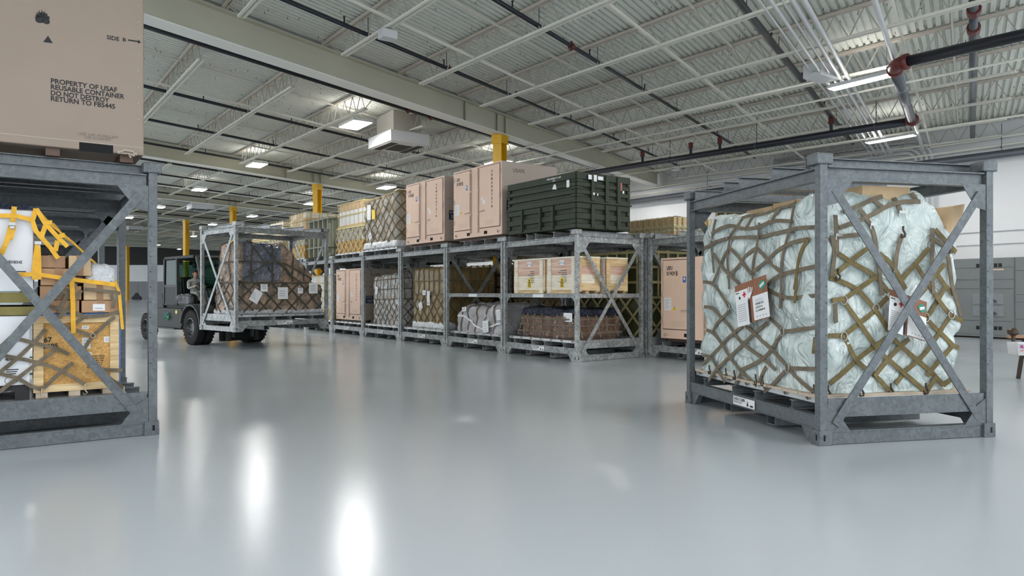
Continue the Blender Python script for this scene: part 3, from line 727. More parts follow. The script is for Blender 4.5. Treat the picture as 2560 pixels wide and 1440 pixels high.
# ================================================================== STEEL CARGO RACKS
RL, RW = 2.8, 2.07
def rack_parts(t, shelf=False, GALV=GALV):
    L, Wd = RL, RW
    for sx in (0, 1):
        for sy in (0, 1):
            fx = (lambda v: v) if sx == 0 else (lambda v: L-v)
            fy = (lambda v: v) if sy == 0 else (lambda v: Wd-v)
            m = MB()
            def bx(x0, y0, z0, x1, y1, z1, mt=0):
                xa, xb = sorted((fx(x0), fx(x1))); ya, yb = sorted((fy(y0), fy(y1))); m.box(xa, ya, z0, xb, yb, z1, mt)
            bx(0.015, 0.015, 0.14, 0.098, 0.098, 2.76)
            z = 0.75
            while z < 2.3:
                bx(0.0143, 0.075, z, 0.02, 0.087, z+0.014, 1); bx(0.075, 0.0143, z, 0.087, 0.02, z+0.014, 1); z += 0.16
            t.part('corner_post', m, [GALV, HOLE], bev=0.006)
            m = MB()
            bx(0, 0, 0, 0.14, 0.14, 0.145)
            bx(0.04, -0.0015, 0.045, 0.065, 0.01, 0.105, 1); bx(-0.0015, 0.04, 0.045, 0.01, 0.065, 0.105, 1)
            pl = [(fx(0.14), fy(0.03), 0.0), (fx(0.14), fy(0.03), 0.155), (fx(0.34), fy(0.03), 0.155), (fx(0.22), fy(0.03), 0.0)]
            m.prism(pl, (0, fy(0.10)-fy(0.03), 0))
            t.part('corner_casting', m, [GALV, HOLE], bev=0.004)
            m = MB(); bx(-0.002, -0.028, 2.755, 0.17, 0.15, 2.865)
            t.part('stacking_cap', m, GALV, bev=0.012)
    for sy in (0.065, Wd-0.065):
        m = MB(); m.ibeam((0.097, sy, 2.665), (L-0.097, sy, 2.665), 0.085, 0.13, 0.012); t.part('top_rail', m, GALV)
        m = MB(); m.box(0.097, sy-0.035, 0.15, L-0.097, sy+0.035, 0.285)
        m.box(0.097, sy-0.045, 0.275, L-0.097, sy+0.045, 0.287); m.box(0.097, sy-0.045, 0.148, L-0.097, sy+0.045, 0.158)
        t.part('bottom_rail', m, GALV)
    for sx in (0.065, L-0.065):
        o = -1 if sx < 1 else 1
        m = MB(); m.ibeam((sx, 0.115, 2.67), (sx, Wd-0.115, 2.67), 0.085, 0.14, 0.012); t.part('top_rail', m, GALV)
        m = MB(); m.box(sx-0.035, 0.14, 0.005, sx+0.035, Wd-0.14, 0.135); m.box(sx-0.045, 0.14, 0.125, sx+0.045, Wd-0.14, 0.137); t.part('bottom_rail', m, GALV)
        m = MB(); m.box(sx-0.012+0.02*o, 0.115, 0.27, sx+0.012+0.02*o, Wd-0.115, 0.455); t.part('side_plate', m, GALV)
        xo = sx+0.047*o
        for (ya, yb) in ((0.18, Wd-0.18), (Wd-0.18, 0.18)):
            m = MB(); dx = 0.006 if ya < 1 else -0.006
            m.beam((xo+dx, ya, 0.20), (xo+dx, yb, 2.52), 0.09, 0.012, up=(1, 0, 0)) if False else m.beam((xo+dx, ya, 0.20), (xo+dx, yb, 2.52), 0.085, 0.012, up=(1, 0, 0))
            t.part('cross_brace', m, GALV)
        xg = xo-0.012*o
        for (y0, s_) in ((0.10, 1), (Wd-0.10, -1)):
            m = MB(); m.prism([(xg, y0, 2.35), (xg, y0, 2.62), (xg, y0+s_*0.30, 2.62), (xg, y0+s_*0.12, 2.38)], (0.008*o, 0, 0)); t.part('gusset_plate', m, GALV)
            m = MB(); m.prism([(xg, y0, 0.13), (xg, y0, 0.40), (xg, y0+s_*0.10, 0.34), (xg, y0+s_*0.26, 0.13)], (0.008*o, 0, 0)); t.part('gusset_plate', m, GALV)
    for x in (0.25, 0.98, 1.32, 1.98, 2.55):
        m = MB(); m.ibeam((x, 0.02, 2.795), (x, Wd-0.02, 2.795), 0.09, 0.13, 0.010); t.part('top_beam', m, GALV)
    for x in (0.45, 1.14, 1.62, 2.3):
        m = MB(); m.ibeam((x, 0.04, 0.332), (x, Wd-0.04, 0.332), 0.08, 0.09, 0.010); t.part('floor_beam', m, GALV)
    for x in (0.93, 1.84):
        m = MB()
        m.box(x-0.08, 0.1, 0.03, x+0.08, Wd-0.1, 0.042); m.box(x-0.08, 0.1, 0.138, x+0.08, Wd-0.1, 0.148)
        m.box(x-0.08, 0.1, 0.04, x-0.07, Wd-0.1, 0.14); m.box(x+0.07, 0.1, 0.04, x+0.08, Wd-0.1, 0.14)
        t.part('fork_pocket', m, GALV)
    m = MB(); m.box(1.2, 0.016, 0.165, 1.65, 0.02, 0.265)
    o = t.part('label_plate', m, WHITE)
    m = MB(); text(m, 'CARGO CUBER', (1.215, 0.0145, 0.22), (1, 0, 0), (0, 0, 1), 0.24, 0.034)
    for i in range(2): m.box(1.215, 0.0142, 0.205-i*0.015, 1.39, 0.0155, 0.210-i*0.015)
    text(m, 'LIFT', (1.50, 0.0145, 0.22), (1, 0, 0), (0, 0, 1), 0.05, 0.03) if False else None
    m.prism([(1.49, 0.0145, 0.18), (1.53, 0.0145, 0.18), (1.51, 0.0145, 0.245)], (0, 0.001, 0)); m.box(1.56, 0.0142, 0.18, 1.62, 0.0155, 0.2)
    t.part('lettering', m, BLACK, sub=o)
    if shelf:
        for sy in (0.065, Wd-0.065):
            m = MB(); m.box(0.097, sy-0.03, 1.38, L-0.097, sy+0.03, 1.47); m.box(0.097, sy-0.04, 1.46, L-0.097, sy+0.04, 1.475)
            for xg, s_ in ((0.115, 1), (L-0.115, -1)): m.prism([(xg, sy-0.005, 1.38), (xg, sy-0.005, 1.26), (xg+s_*0.12, sy-0.005, 1.38)], (0, 0.01, 0))
            t.part('shelf_rail', m, GALV)
        for sx in (0.065, L-0.065):
            m = MB(); m.box(sx-0.02, 0.115, 1.38, sx+0.02, Wd-0.115, 1.47); t.part('shelf_rail', m, GALV)
        for x in (0.5, 1.15, 1.65, 2.3):
            m = MB(); m.box(x-0.05, 0.1, 1.42, x+0.05, Wd-0.1, 1.478); t.part('shelf_beam', m, GALV)
        m = MB(); m.box(1.2, 0.03, 1.385, 1.6, 0.034, 1.46); t.part('label_plate', m, WHITE)
RACK = {}
def rack(fr, label, shelf=False, zinc=None):
    shelf = (shelf, zinc)
    if shelf not in RACK:
        t = Thing('cargo_rack', label, 'rack', fr, (0, 0, 0)); rack_parts(t, shelf[0], zinc or GALV); RACK[shelf] = t.o; t.o['group'] = 'steel cargo racks'
        return t.o
    r = dup(RACK[shelf], fr.O, fr.r, label, 'steel cargo racks'); r.scale = (1, 1, 1); return r

# frames
SCALE_C = 1.0
R_ROW = Vector((-0.583, 0.8125, 0)); P_ROW = Vector((0.8125, 0.583, 0)); C_ROW = Vector((1.393, 15.3, 0))
def row(i, k):   # i: place along the row (0 = nearest), k: row from the front
    return Frame(C_ROW+R_ROW*(2.806*i+2.8)+P_ROW*(2.13*k), -54.34)
F_RIGHT = Frame((2.370, 9.75, 0), -77.4)
def left(i): return Frame(Vector((-7.023, 8.636, 0))+Vector((-0.5707, 0.8211, 0))*2.83*i, -55.2)
F_FORK = Frame((-7.12, 18.3, 0.47), 47.6)
rack(F_RIGHT, 'steel cargo rack at the right holding the big pale wrapped load').scale = (1.03, 1.0, 1.0)
rack(left(0), 'steel cargo rack at the left edge holding boxes under a yellow net')
rack(left(1), 'steel rack directly behind the left foreground rack')
rack(left(2), 'third steel rack back in the left row')
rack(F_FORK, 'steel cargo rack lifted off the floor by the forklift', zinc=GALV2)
rl = ['corner rack of the long row, with a shelf holding pale wooden crates', 'row rack with a shelf rail above the quilted grey bundle', 'row rack holding the brown wrapped netted load',
      'row rack holding the white film wrapped netted load', 'row rack holding the tan container at floor level', 'row rack beside the lifted rack, holding small yellow netted crates', 'row rack showing behind the right end of the lifted rack', 'row rack hidden for the most part behind the lifted rack', 'last row rack, behind the forklift load']
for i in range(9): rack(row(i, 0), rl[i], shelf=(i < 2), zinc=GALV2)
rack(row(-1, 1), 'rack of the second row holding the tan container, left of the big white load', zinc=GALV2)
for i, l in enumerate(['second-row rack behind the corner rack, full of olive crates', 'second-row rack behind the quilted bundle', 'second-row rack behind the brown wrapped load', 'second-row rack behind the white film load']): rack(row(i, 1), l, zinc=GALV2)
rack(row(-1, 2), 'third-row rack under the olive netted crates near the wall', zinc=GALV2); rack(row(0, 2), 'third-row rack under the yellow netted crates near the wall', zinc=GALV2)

# ================================================================== LOADS
PAL = [None]
def pallet(fr, x0, x1, y0, y1, z, label, th=0.06):
    t = Thing('cargo_pallet', label, 'pallet', fr, (x0, y0, z), 'flat aluminium cargo pallets')
    m = MB(); m.box(x0, y0, z, x1, y1, z+th); t.part('pallet_board', m, ALU, bev=0.008)
    m = MB()
    for x in [x0+0.15+i*(x1-x0-0.3)/6 for i in range(7)]: m.tube([(x, y0-0.01, z+th*0.5), (x, y0-0.03, z+th*0.9)], 0.012, 6)
    t.part('tie_rings', m, HOOK)
class Lump:
    """a soft or boxy load: rounded box with pillow-like bulges"""
    def __init__(s, x0, y0, z0, x1, y1, z1, r=0.06, amp=0.03, cell=0.5, seed=0, amp2=0.01, top=None, taper=0.0):
        s.b = (x0, y0, z0, x1, y1, z1); s.r = r; s.amp = amp; s.cell = cell; s.seed = seed; s.amp2 = amp2; s.top = top; s.taper = taper
    def surf(s, p):
        x0, y0, z0, x1, y1, z1 = s.b; r = s.r; p = Vector(p)
        q = Vector((min(max(p.x, x0+r), x1-r), min(max(p.y, y0+r), y1-r), min(p.z, z1-r)))
        d = p-q
        n = d.normalized() if d.length > 1e-9 else Vector((0, 0, 1))
        w = q+n*r
        sp = Vector((w.x, w.y, w.z))/s.cell+Vector((s.seed*7.3, s.seed*3.1, s.seed*1.7))
        if s.amp:
            f = noise.voronoi(sp)[0]; dd = s.amp*(f[1]-f[0])**0.6*1.2
        else: dd = 0
        dd += s.amp2*noise.noise(w*3.1+Vector((s.seed, 0, 0)))
        w = w+n*dd
        h = (w.z-z0)/(z1-z0)
        if s.top: w.z = z0+(w.z-z0)*s.top((w.x-x0)/(x1-x0), (w.y-y0)/(y1-y0))
        if s.taper:
            cx, cy = (x0+x1)/2, (y0+y1)/2; k = 1-s.taper*h; w.x = cx+(w.x-cx)*k; w.y = cy+(w.y-cy)*k
        return w, n
    def mb(s, res=0.08, bottom=False):
        m = MB(); x0, y0, z0, x1, y1, z1 = s.b; idx = {}
        nx, ny, nz = [max(2, int(round(d/res))) for d in (x1-x0, y1-y0, z1-z0)]
        def vi(i, j, k):
            key = (i, j, k)
            if key not in idx:
                p = (x0+(x1-x0)*i/nx, y0+(y1-y0)*j/ny, z0+(z1-z0)*k/nz)
                idx[key] = len(m.v); m.v.append(tuple(s.surf(p)[0]))
            return idx[key]
        def q(a, b, c, d): m.f.append((vi(*a), vi(*b), vi(*c), vi(*d))); m.m.append(0)
        for i in range(nx):
            for k in range(nz):
                q((i, 0, k), (i+1, 0, k), (i+1, 0, k+1), (i, 0, k+1)); q((i+1, ny, k), (i, ny, k), (i, ny, k+1), (i+1, ny, k+1))
            for j in range(ny):
                q((i, j, nz), (i+1, j, nz), (i+1, j+1, nz), (i, j+1, nz)); q((i, j+1, 0), (i+1, j+1, 0), (i+1, j, 0), (i, j, 0))
        for j in range(ny):
            for k in range(nz):
                q((nx, j, k), (nx, j+1, k), (nx, j+1, k+1), (nx, j, k+1)); q((0, j+1, k), (0, j, k), (0, j, k+1), (0, j+1, k+1))
        return m
    def per(s, t, z):
        """unwrapped perimeter: t<0 left side, 0..Lx front, beyond right side; z above the top runs back over it"""
        x0, y0, z0, x1, y1, z1 = s.b; Lx = x1-x0; over = max(0, z-z1); z = min(z, z1)
        if t < 0: return (x0+over, y0-t, z)
        if t <= Lx: return (x0+t, y0+over, z)
        return (x1-over, y0+t-Lx, z)
    def line(s, m, w, p0, p1, off=0.008, step=0.07, mt=0, th=0.006):
        p0 = Vector((p0[0], p0[1], 0)); p1 = Vector((p1[0], p1[1], 0)); n = max(2, int((p1-p0).length/step)); ps = []; ns = []
        for i in range(n+1):
            q = p0.lerp(p1, i/n); a, nn = s.surf(s.per(q.x, q.y)); ps.append(a+nn*off); ns.append(nn)
        m.ribbon(ps, ns, w, th, mt)
def net(ld, m, w, z0, z1, zmid, pitch, gpx=0.28, gpz=0.3, over=0.3, left=False, slope_=1.0, rng=None):
    """diamond net from z0 to zmid, square net from zmid to z1"""
    x0, y0, _, x1, y1, zt = ld.b; T0 = -(y1-y0) if left else 0.0; T1 = (x1-x0)+(y1-y0)
    h = zmid-z0; run = h/slope_
    t = T0-run
    while t < T1+run:
        for sg in (1, -1):
            a = (t, z0) if sg == 1 else (t+run, z0); b = (t+run, zmid) if sg == 1 else (t, zmid)
            ta, tb = a[0], b[0]; lo, hi = max(min(ta, tb), T0), min(max(ta, tb), T1)
            if hi-lo < 0.05: continue
            f0 = (lo-ta)/(tb-ta); f1 = (hi-ta)/(tb-ta); f0, f1 = min(f0, f1), max(f0, f1)
            ld.line(m, w, (ta+(tb-ta)*f0, z0+h*f0), (ta+(tb-ta)*f1, z0+h*f1))
        t += pitch
    if z1 > zmid+0.05:
        t = T0+gpx*0.4
        while t < T1: ld.line(m, w, (t, zmid), (t, z1+over)); t += gpx
        z = zmid
        while z <= z1+0.01:
            ld.line(m, w, (T0, z), (T1, z), off=0.012); z += gpz
    else: ld.line(m, w, (T0, zmid), (T1, zmid), off=0.012)
def film_load(fr, ld, mat, strap, label, netlabel, w=0.045, zmid=None, pitch=0.42, gpx=0.3, gpz=0.35, res=0.09, left=False, name='wrapped_load', zt=None):
    x0, y0, z0, x1, y1, z1 = ld.b
    solo(name, label, 'wrapped load', fr, (x0, y0, z0), ld.mb(res), mat, smooth=True)
    if strap:
        m = MB(); net(ld, m, w, z0+0.02, (zt or z1)-0.03, zmid if zmid else (z0+z1)/2, pitch, gpx, gpz, left=left)
        solo('cargo_net', netlabel, 'net', fr, (x0, y0, z0), m, strap)
def carton(fr, x0, y0, z0, x1, y1, z1, mat, label, group=None, name='carton', tape=None, cat='box', bev=0.006):
    t = Thing(name, label, cat, fr, (x0, y0, z0), group)
    m = MB(); m.box(x0, y0, z0, x1, y1, z1); t.part('box_body', m, mat, bev=bev)
    if tape:
        m = MB(); ym = (y0+y1)/2; m.box(x1-0.001, ym-0.03, z0+0.005, x1+0.003, ym+0.03, z1+0.003); m.box(x0, ym-0.03, z1, x1, ym+0.03, z1+0.003); t.part('tape', m, tape)
    return t
def grid_boxes(fr, x0, y0, z0, x1, y1, z1, nx, ny, nz, mats, label, group, name='carton', gap=0.012, seed=1):
    rs = random.Random(seed); proto = {}
    dx, dy, dz = (x1-x0)/nx, (y1-y0)/ny, (z1-z0)/nz
    for k in range(nz):
        for i in range(nx):
            for j in range(ny):
                if j > 0 and i < nx-1: continue
                mt = mats[(k if len(mats) == nz else rs.randrange(len(mats)))]
                if mt.name not in proto:
                    m = MB(); m.box(0, 0, 0, dx-gap, dy-gap, dz-gap*0.3); proto[mt.name] = m.mesh(name, [mt])
                o = link(name, proto[mt.name], fr.w((x0+i*dx+gap/2, y0+j*dy+gap/2, z0+k*dz)), fr.r)
                lay = '' if nz == 1 else (' bottom layer,' if k == 0 else (' top layer,' if k == nz-1 else (' middle layer,' if nz == 3 else ' %s layer,' % ORD[k])))
                setp(o, '%s,%s %s from left%s, %s' % (label[0], lay, ORD[i], ', rear' if j else '', label[1]), 'box', group)
def net_on_box(fr, b, strap, label, w, zmid, pitch, gpx, gpz, left=False):
    ld = Lump(*b, r=0.03, amp=0, amp2=0); m = MB(); net(ld, m, w, b[2]+0.02, b[5]-0.02, zmid, pitch, gpx, gpz, left=left)
    return solo('cargo_net', label, 'net', fr, (b[0], b[1], b[2]), m, strap)

# ---------------- tan equipment container
def tan_container(fr, x, y, z, label, big=True):
    t = Thing('equipment_container', label, 'container', fr, (x, y, z), 'tan double-door equipment containers')
    Wc, Dc, Hc = 2.3, 1.75, 1.84
    A = lambda a, b, c: (x+a, y+b, z+c)
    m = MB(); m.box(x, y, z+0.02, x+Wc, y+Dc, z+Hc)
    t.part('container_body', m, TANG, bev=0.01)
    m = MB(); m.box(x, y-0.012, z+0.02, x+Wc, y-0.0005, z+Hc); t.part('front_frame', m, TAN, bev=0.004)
    for (a0, a1, lab) in ((0.06, 0.86, 'l'), (1.30, 2.24, 'r')):
        m = MB(); m.box(x+a0, y-0.016, z+0.22, x+a1, y-0.0125, z+1.80); dr = t.part('door_gasket', m, TAND)
        m = MB(); m.box(x+a0+0.018, y-0.03, z+0.238, x+a1-0.018, y-0.016, z+1.782); dr = t.part('door', m, TAN, bev=0.003)
        xx = a0+0.005 if lab == 'l' else a1-0.005
        for zz in (0.4, 0.95, 1.55):
            m = MB(); m.box(x+xx-0.02, y-0.04, z+zz, x+xx+0.02, y-0.03, z+zz+0.12); t.part('hinge', m, TANG, sub=dr)
        m = MB(); xa = 0.62 if lab == 'l' else 1.33
        m.beam((x+xa, y-0.05, z+0.66), (x+xa+0.22, y-0.055, z+0.67), 0.02, 0.02); t.part('handle', m, TANG, sub=dr)
        m = MB(); zz = 0.33; x_ = a0+0.25
        m.box(x+x_, y-0.031, z+zz-0.04, x+x_+0.42, y-0.0302, z+zz+0.09); t.part('stencil_panel', m, TANL, sub=dr)
    for a in (0.90, 1.26):
        m = MB(); m.tube([A(a, -0.035, 0.12), A(a, -0.035, 1.8)], 0.014, 8); t.part('lock_rod', m, TANG, smooth=True)
        m = MB()
        for zz in (0.25, 0.6, 1.2, 1.7): m.box(x+a-0.03, y-0.045, z+zz, x+a+0.03, y-0.012, z+zz+0.04)
        t.part('rod_guides', m, TAN)
    for a in (0.68, 1.50):
        m = MB(); m.box(x+a, y-0.0135, z+0.07, x+a+0.15, y-0.0122, z+0.15); t.part('fork_opening', m, HOLE)
    for a in (0.1, 2.1):
        m = MB(); m.tube([A(a, -0.02, 0.10), A(a+0.05, -0.04, 0.13), A(a+0.1, -0.02, 0.10), A(a+0.05, -0.035, 0.07), A(a, -0.02, 0.10)], 0.009, 6); t.part('tie_ring', m, TANG)
    m = MB(); m.tube([(x+Wc+0.02, y+0.25, z+0.12), (x+Wc+0.05, y+0.33, z+0.15), (x+Wc+0.02, y+0.42, z+0.12)], 0.012, 6); t.part('tie_ring', m, TAN)
    X_ = (1, 0, 0); Z_ = (0, 0, 1); yy = -0.0315
    m = MB()
    text(m, 'USFU', A(0.19, yy, 1.56), X_, Z_, 0.17, 0.09); text(m, '017429', A(0.19, yy, 1.44), X_, Z_, 0.24, 0.09); text(m, '1', A(0.47, yy, 1.44), X_, Z_, 0.025, 0.085)
    for (a, b, c, d) in ((0.45, 1.43, 0.455, 1.54), (0.505, 1.43, 0.51, 1.54), (0.45, 1.43, 0.51, 1.435), (0.45, 1.535, 0.51, 1.54)): m.box(x+a, y+yy-0.001, z+b, x+c, y+yy+0.001, z+d)
    for i, ch in enumerate('USMU007216'):
        w_ = 0.022 if ch == '1' else 0.065
        text(m, ch, A(1.86+(0.065-w_)/2, yy, 1.60-i*0.098), X_, Z_, w_, 0.066)
    t.part('lettering', m, BLACK)
    m = MB(); quad(m, A(0.66, -0.0305, 1.28), X_, Z_, 0.09, 0.13); quad(m, A(0.685, -0.0325, 1.33), X_, Z_, 0.04, 0.06, 1); t.part('blue_label', m, [BLUE, WHITE])
    m = MB(); quad(m, A(0.12, -0.0305, 0.66), X_, Z_, 0.2, 0.28)
    for i in range(9): quad(m, A(0.135, -0.0325, 0.69+i*0.026), X_, Z_, 0.10+0.05*((i*7) % 3)/2, 0.008, 1)
    t.part('data_plate', m, [WHITE, GREYL])
    m = MB(); m.prism([A(0.36, -0.0305, 0.66), A(0.47, -0.0305, 0.66), A(0.415, -0.0305, 0.76)], (0, -0.002, 0)); m.box(x+0.411, y-0.0345, z+0.69, x+0.419, y-0.0325, z+0.73, 1); m.box(x+0.411, y-0.0345, z+0.674, x+0.419, y-0.0325, z+0.682, 1)
    t.part('warning_triangle', m, [WARN, BLACK])
    m = MB(); quad(m, A(1.40, -0.0305, 0.95), X_, Z_, 0.07, 0.07); quad(m, A(1.46, -0.0305, 0.84), X_, Z_, 0.11, 0.10); t.part('stickers', m, WHITE)
    # right-hand side
    Y_ = (0, 1, 0); xs = Wc+0.0015
    m = MB(); text(m, 'USAFE', A(xs, 0.33, 1.58), Y_, Z_, 0.36, 0.10); quad(m, A(xs, 0.06, 1.20), Y_, Z_, 0.16, 0.012); text(m, 'CG', A(xs, 0.28, 1.17), Y_, Z_, 0.12, 0.05)
    t.part('side_lettering', m, FADED)
    m = MB(); quad(m, A(xs-0.001, 0.14, 0.62), Y_, Z_, 0.46, 0.26)
    text(m, 'UTC', A(xs+0.002, 0.17, 0.80), Y_, Z_, 0.22, 0.05, 1)
    for i in range(3): quad(m, A(xs+0.0012, 0.2, 0.66+i*0.04), Y_, Z_, 0.25, 0.012, 1)
    t.part('dark_plate', m, [DKBLUE, WHITE])
    # wooden bearers under the container
    m = MB()
    for b in (0.15, 0.85, 1.55): m.box(x+0.05, y+b, z-0.06, x+Wc-0.05, y+b+0.1, z+0.02)
    t.part('bearers', m, TAND)
    return t.o

ZT = 2.862
f1 = row(1, 0); f2 = row(2, 0)
tan_container(f1, 0.5, 0.0, ZT+0.06, 'tan container on top of the row, next to the dark green one')
tan_container(f2, 0.5, 0.0, ZT+0.06, 'tan container on top of the row, next to the netted load')
pallet(row(4, 0), 0.12, 2.68, 0.1, 1.9, 0.382, 'aluminium pallet under the tan container at floor level in the row')
tan_container(row(4, 0), 0.28, 0.1, 0.50, 'tan container inside the row rack at floor level, behind posts')
fr = row(-1, 1)
tan_container(fr, 0.36, 0.1, 0.44, 'tan container at floor level in the second row, beside the big white load')

# ---------------- dark green reusable container on the corner rack
fr = row(0, 0)
t = Thing('ribbed_container', 'dark green ribbed plastic container on top of the corner rack', 'container', fr, (0.22, 0.0, ZT))
gx0, gx1, gy0, gy1, gz = 0.22, 2.78, 0.0, 1.62, ZT+0.03
def green_half(z0, z1, name, slots, ribs):
    m = MB(); e = 0.045
    m.box(gx0+e, gy0+e, z0, gx1-e, gy1-e, z1)
    # front: bands left between recessed slots
    zs = [z0]+[v for s_ in slots for v in s_]+[z1]
    for i in range(0, len(zs), 2): m.box(gx0, gy0, zs[i], gx1, gy0+e, zs[i+1]); m.box(gx1-e, gy0, zs[i], gx1, gy1, zs[i+1]); m.box(gx0, gy0, zs[i], gx0+e, gy1, zs[i+1]); m.box(gx0, gy1-e, zs[i], gx1, gy1, zs[i+1])
    for (a, b) in slots:
        m.box(gx0, gy0, a, gx0+0.10, gy0+e, b); m.box(gx1-0.18, gy0, a, gx1, gy0+e, b)
        m.box(gx1-e, gy0, a, gx1, gy0+0.2, b); m.box(gx1-e, gy1-0.08, a, gx1, gy1, b)
        for yy in (0.44, 0.86, 1.2): m.box(gx1-e, yy, a, gx1, yy+0.08, b)
        for k in ribs: m.box(gx0+k-0.03, gy0, a, gx0+k+0.03, gy0+e, b)
    o = t.part(name, m, DKGREEN, bev=0.012)
    for yy in (0.42, 0.84, 1.2):
        m = MB(); m.box(gx1, yy, z0+0.02, gx1+0.03, yy+0.10, z1-0.02); t.part('side_rib', m, DKGREEN, sub=o, bev=0.006)
    return o
h1 = green_half(gz, gz+0.56, 'lower_half', [(gz+0.10, gz+0.20), (gz+0.33, gz+0.43)], (0.62, 1.32, 1.78))
h2 = green_half(gz+0.59, gz+1.22, 'upper_half', [(gz+0.68, gz+0.745), (gz+0.84, gz+0.905), (gz+1.0, gz+1.065)], ())
for k in (0.62, 1.32, 1.78):
    m = MB(); m.box(gx0+k-0.025, gy0-0.04, gz+0.03, gx0+k+0.025, gy0, gz+0.55); t.part('front_rib', m, DKGREEN, sub=h1, bev=0.006)
m = MB(); m.box(gx0-0.03, gy0-0.03, gz+0.56, gx1+0.03, gy1+0.03, gz+0.60); t.part('joint_flange', m, DKGREEN, bev=0.006)
m = MB()
for b in (0.3, 0.9, 1.5, 2.1): m.box(gx0+b, gy0+0.1, ZT, gx0+b+0.12, gy1-0.1, gz)
t.part('skids', m, BLACK)
m = MB(); quad(m, (gx1-0.32, gy0-0.002, gz+0.90), (1, 0, 0), (0, 0, 1), 0.10, 0.16); t.part('torn_label', m, WHITE)
m = MB(); m.prism([(gx1-0.82, gy0-0.002, gz+0.92), (gx1-0.66, gy0-0.002, gz+0.90), (gx1-0.70, gy0-0.002, gz+1.02), (gx1-0.76, gy0-0.002, gz+1.02)], (0, -0.002, 0)); t.part('torn_label', m, WHITE)
for (yy, zz, w_, h_) in ((0.32, 1.07, 0.10, 0.10), (0.48, 1.04, 0.09, 0.14), (0.60, 1.08, 0.16, 0.08), (0.46, 0.74, 0.05, 0.05), (0.58, 0.73, 0.03, 0.05), (1.35, 0.84, 0.05, 0.06)):
    m = MB(); quad(m, (gx1+0.031, yy, gz+zz), (0, 1, 0), (0, 0, 1), w_, h_); t.part('torn_label', m, WHITE)
m = MB(); quad(m, (gx1+0.001, 1.26, gz+0.9), (0, 1, 0), (0, 0, 1), 0.1, 0.18); t.part('torn_label', m, plain('red_label', (0.6, 0.14, 0.10), 0.5), label='torn red label')
m = MB(); text(m, 'PROPERTY OF', (gx0+1.55, gy0-0.001, gz+1.14), (1, 0, 0), (0, 0, 1), 0.5, 0.035)
text(m, '1ST', (gx0+1.75, gy0-0.001, gz+1.09), (1, 0, 0), (0, 0, 1), 0.1, 0.03)
t.part('lettering', m, WHITE)

# ---------------- corner rack, shelf: pale wooden crates
def wood_crate(fr, x, y, z, w, d, h, label, front=True):
    t = Thing('wooden_crate', label, 'crate', fr, (x, y, z), 'pale wooden crates on the shelf')
    m = MB(); m.box(x+0.02, y+0.02, z+0.08, x+w-0.02, y+d-0.02, z+0.08+(h-0.08)*0.46, 1); m.box(x+0.02, y+0.02, z+0.08+(h-0.08)*0.46, x+w-0.02, y+d-0.02, z+h-0.02, 0); t.part('boards', m, [CRATEW, PINEY])
    m = MB(); m.box(x-0.01, y-0.01, z+h-0.02, x+w+0.01, y+d+0.01, z+h+0.015); t.part('lid', m, PINEY, bev=0.004)
    for a in (0.08, w-0.20):
        m = MB(); m.box(x+a, y-0.005, z, x+a+0.12, y+0.02, z+h); t.part('batten', m, PINEY, bev=0.003)
    for yy, zz, dy, dz in ((0, 0.04, 0.12, h-0.06), (d-0.12, 0.04, 0.12, h-0.06), (0.12, 0.06, d-0.24, 0.16), (0.12, h-0.18, d-0.24, 0.16)):
        m = MB(); m.box(x+w-0.02, y+yy, z+zz, x+w+0.005, y+yy+dy, z+zz+dz); t.part('side_batten', m, PINE, bev=0.003)
    for yy in (0.0, d/2-0.05, d-0.1):
        m = MB(); m.box(x+0.05, y+yy, z-0.0, x+w-0.05, y+yy+0.1, z+0.08); t.part('skid', m, PINE)
    if front:
        m = MB(); cx = x+w*0.5
        quad(m, (cx-0.075, y+0.0185, z+h-0.17), (1, 0, 0), (0, 0, 1), 0.17, 0.11)
        for a in (-0.07, 0.07): m.prism([(cx+a, y+0.0165, z+h-0.15), (cx+a+0.02, y+0.0165, z+h-0.15), (cx+a+0.01, y+0.0165, z+h-0.08)], (0, -0.002, 0), 1)
        text(m, 'TOP', (cx-0.03, y+0.016, z+h-0.13), (1, 0, 0), (0, 0, 1), 0.07, 0.035, 2)
        quad(m, (cx-0.05, y+0.0185, z+0.13), (1, 0, 0), (0, 0, 1), 0.13, 0.22, 3)
        m.prism([(cx-0.02, y+0.016, z+0.28), (cx+0.05, y+0.016, z+0.28), (cx+0.015, y+0.016, z+0.34)], (0, -0.001, 0), 1)
        for i in range(3): m.box(cx-0.035, y+0.0155, z+0.15+i*0.03, cx+0.065, y+0.0165, z+0.165+i*0.03, 1)
        m.box(cx-0.035, y+0.0155, z+0.24, cx+0.065, y+0.0165, z+0.262, 1)
        t.part('labels', m, [WHITE, BLACK, BLUE, WARN])
        m = MB(); rs = random.Random(int(x*100))
        for i in range(7):
            ww = 0.12+rs.random()*0.2
            text(m, ['DO NOT DROP', 'FRAGILE', 'HANDLE WITH CARE', 'N E W T', 'KEEP DRY', 'MADE IN USA', 'THIS SIDE UP'][i], (x+w*0.66-ww, y+0.0175, z+h-0.30-i*0.042), (1, 0, 0), (0, 0, 1), ww, 0.022)
        t.part('stencil', m, BLACK)
wood_crate(fr, 0.28, 0.12, 1.478, 1.26, 0.66, 0.80, 'pale wooden crate on the shelf, left one with yellow hazard label')
wood_crate(fr, 1.56, 0.12, 1.478, 1.12, 0.66, 0.80, 'pale wooden crate on the shelf, right one beside the corner post')
wood_crate(fr, 1.56, 0.98, 1.478, 1.12, 0.66, 0.80, 'wooden crate on the shelf, standing behind the right crate', front=False)
wood_crate(fr, 0.28, 0.98, 1.478, 1.2, 0.66, 0.80, 'wooden crate on the shelf, standing behind the left crate', front=False)
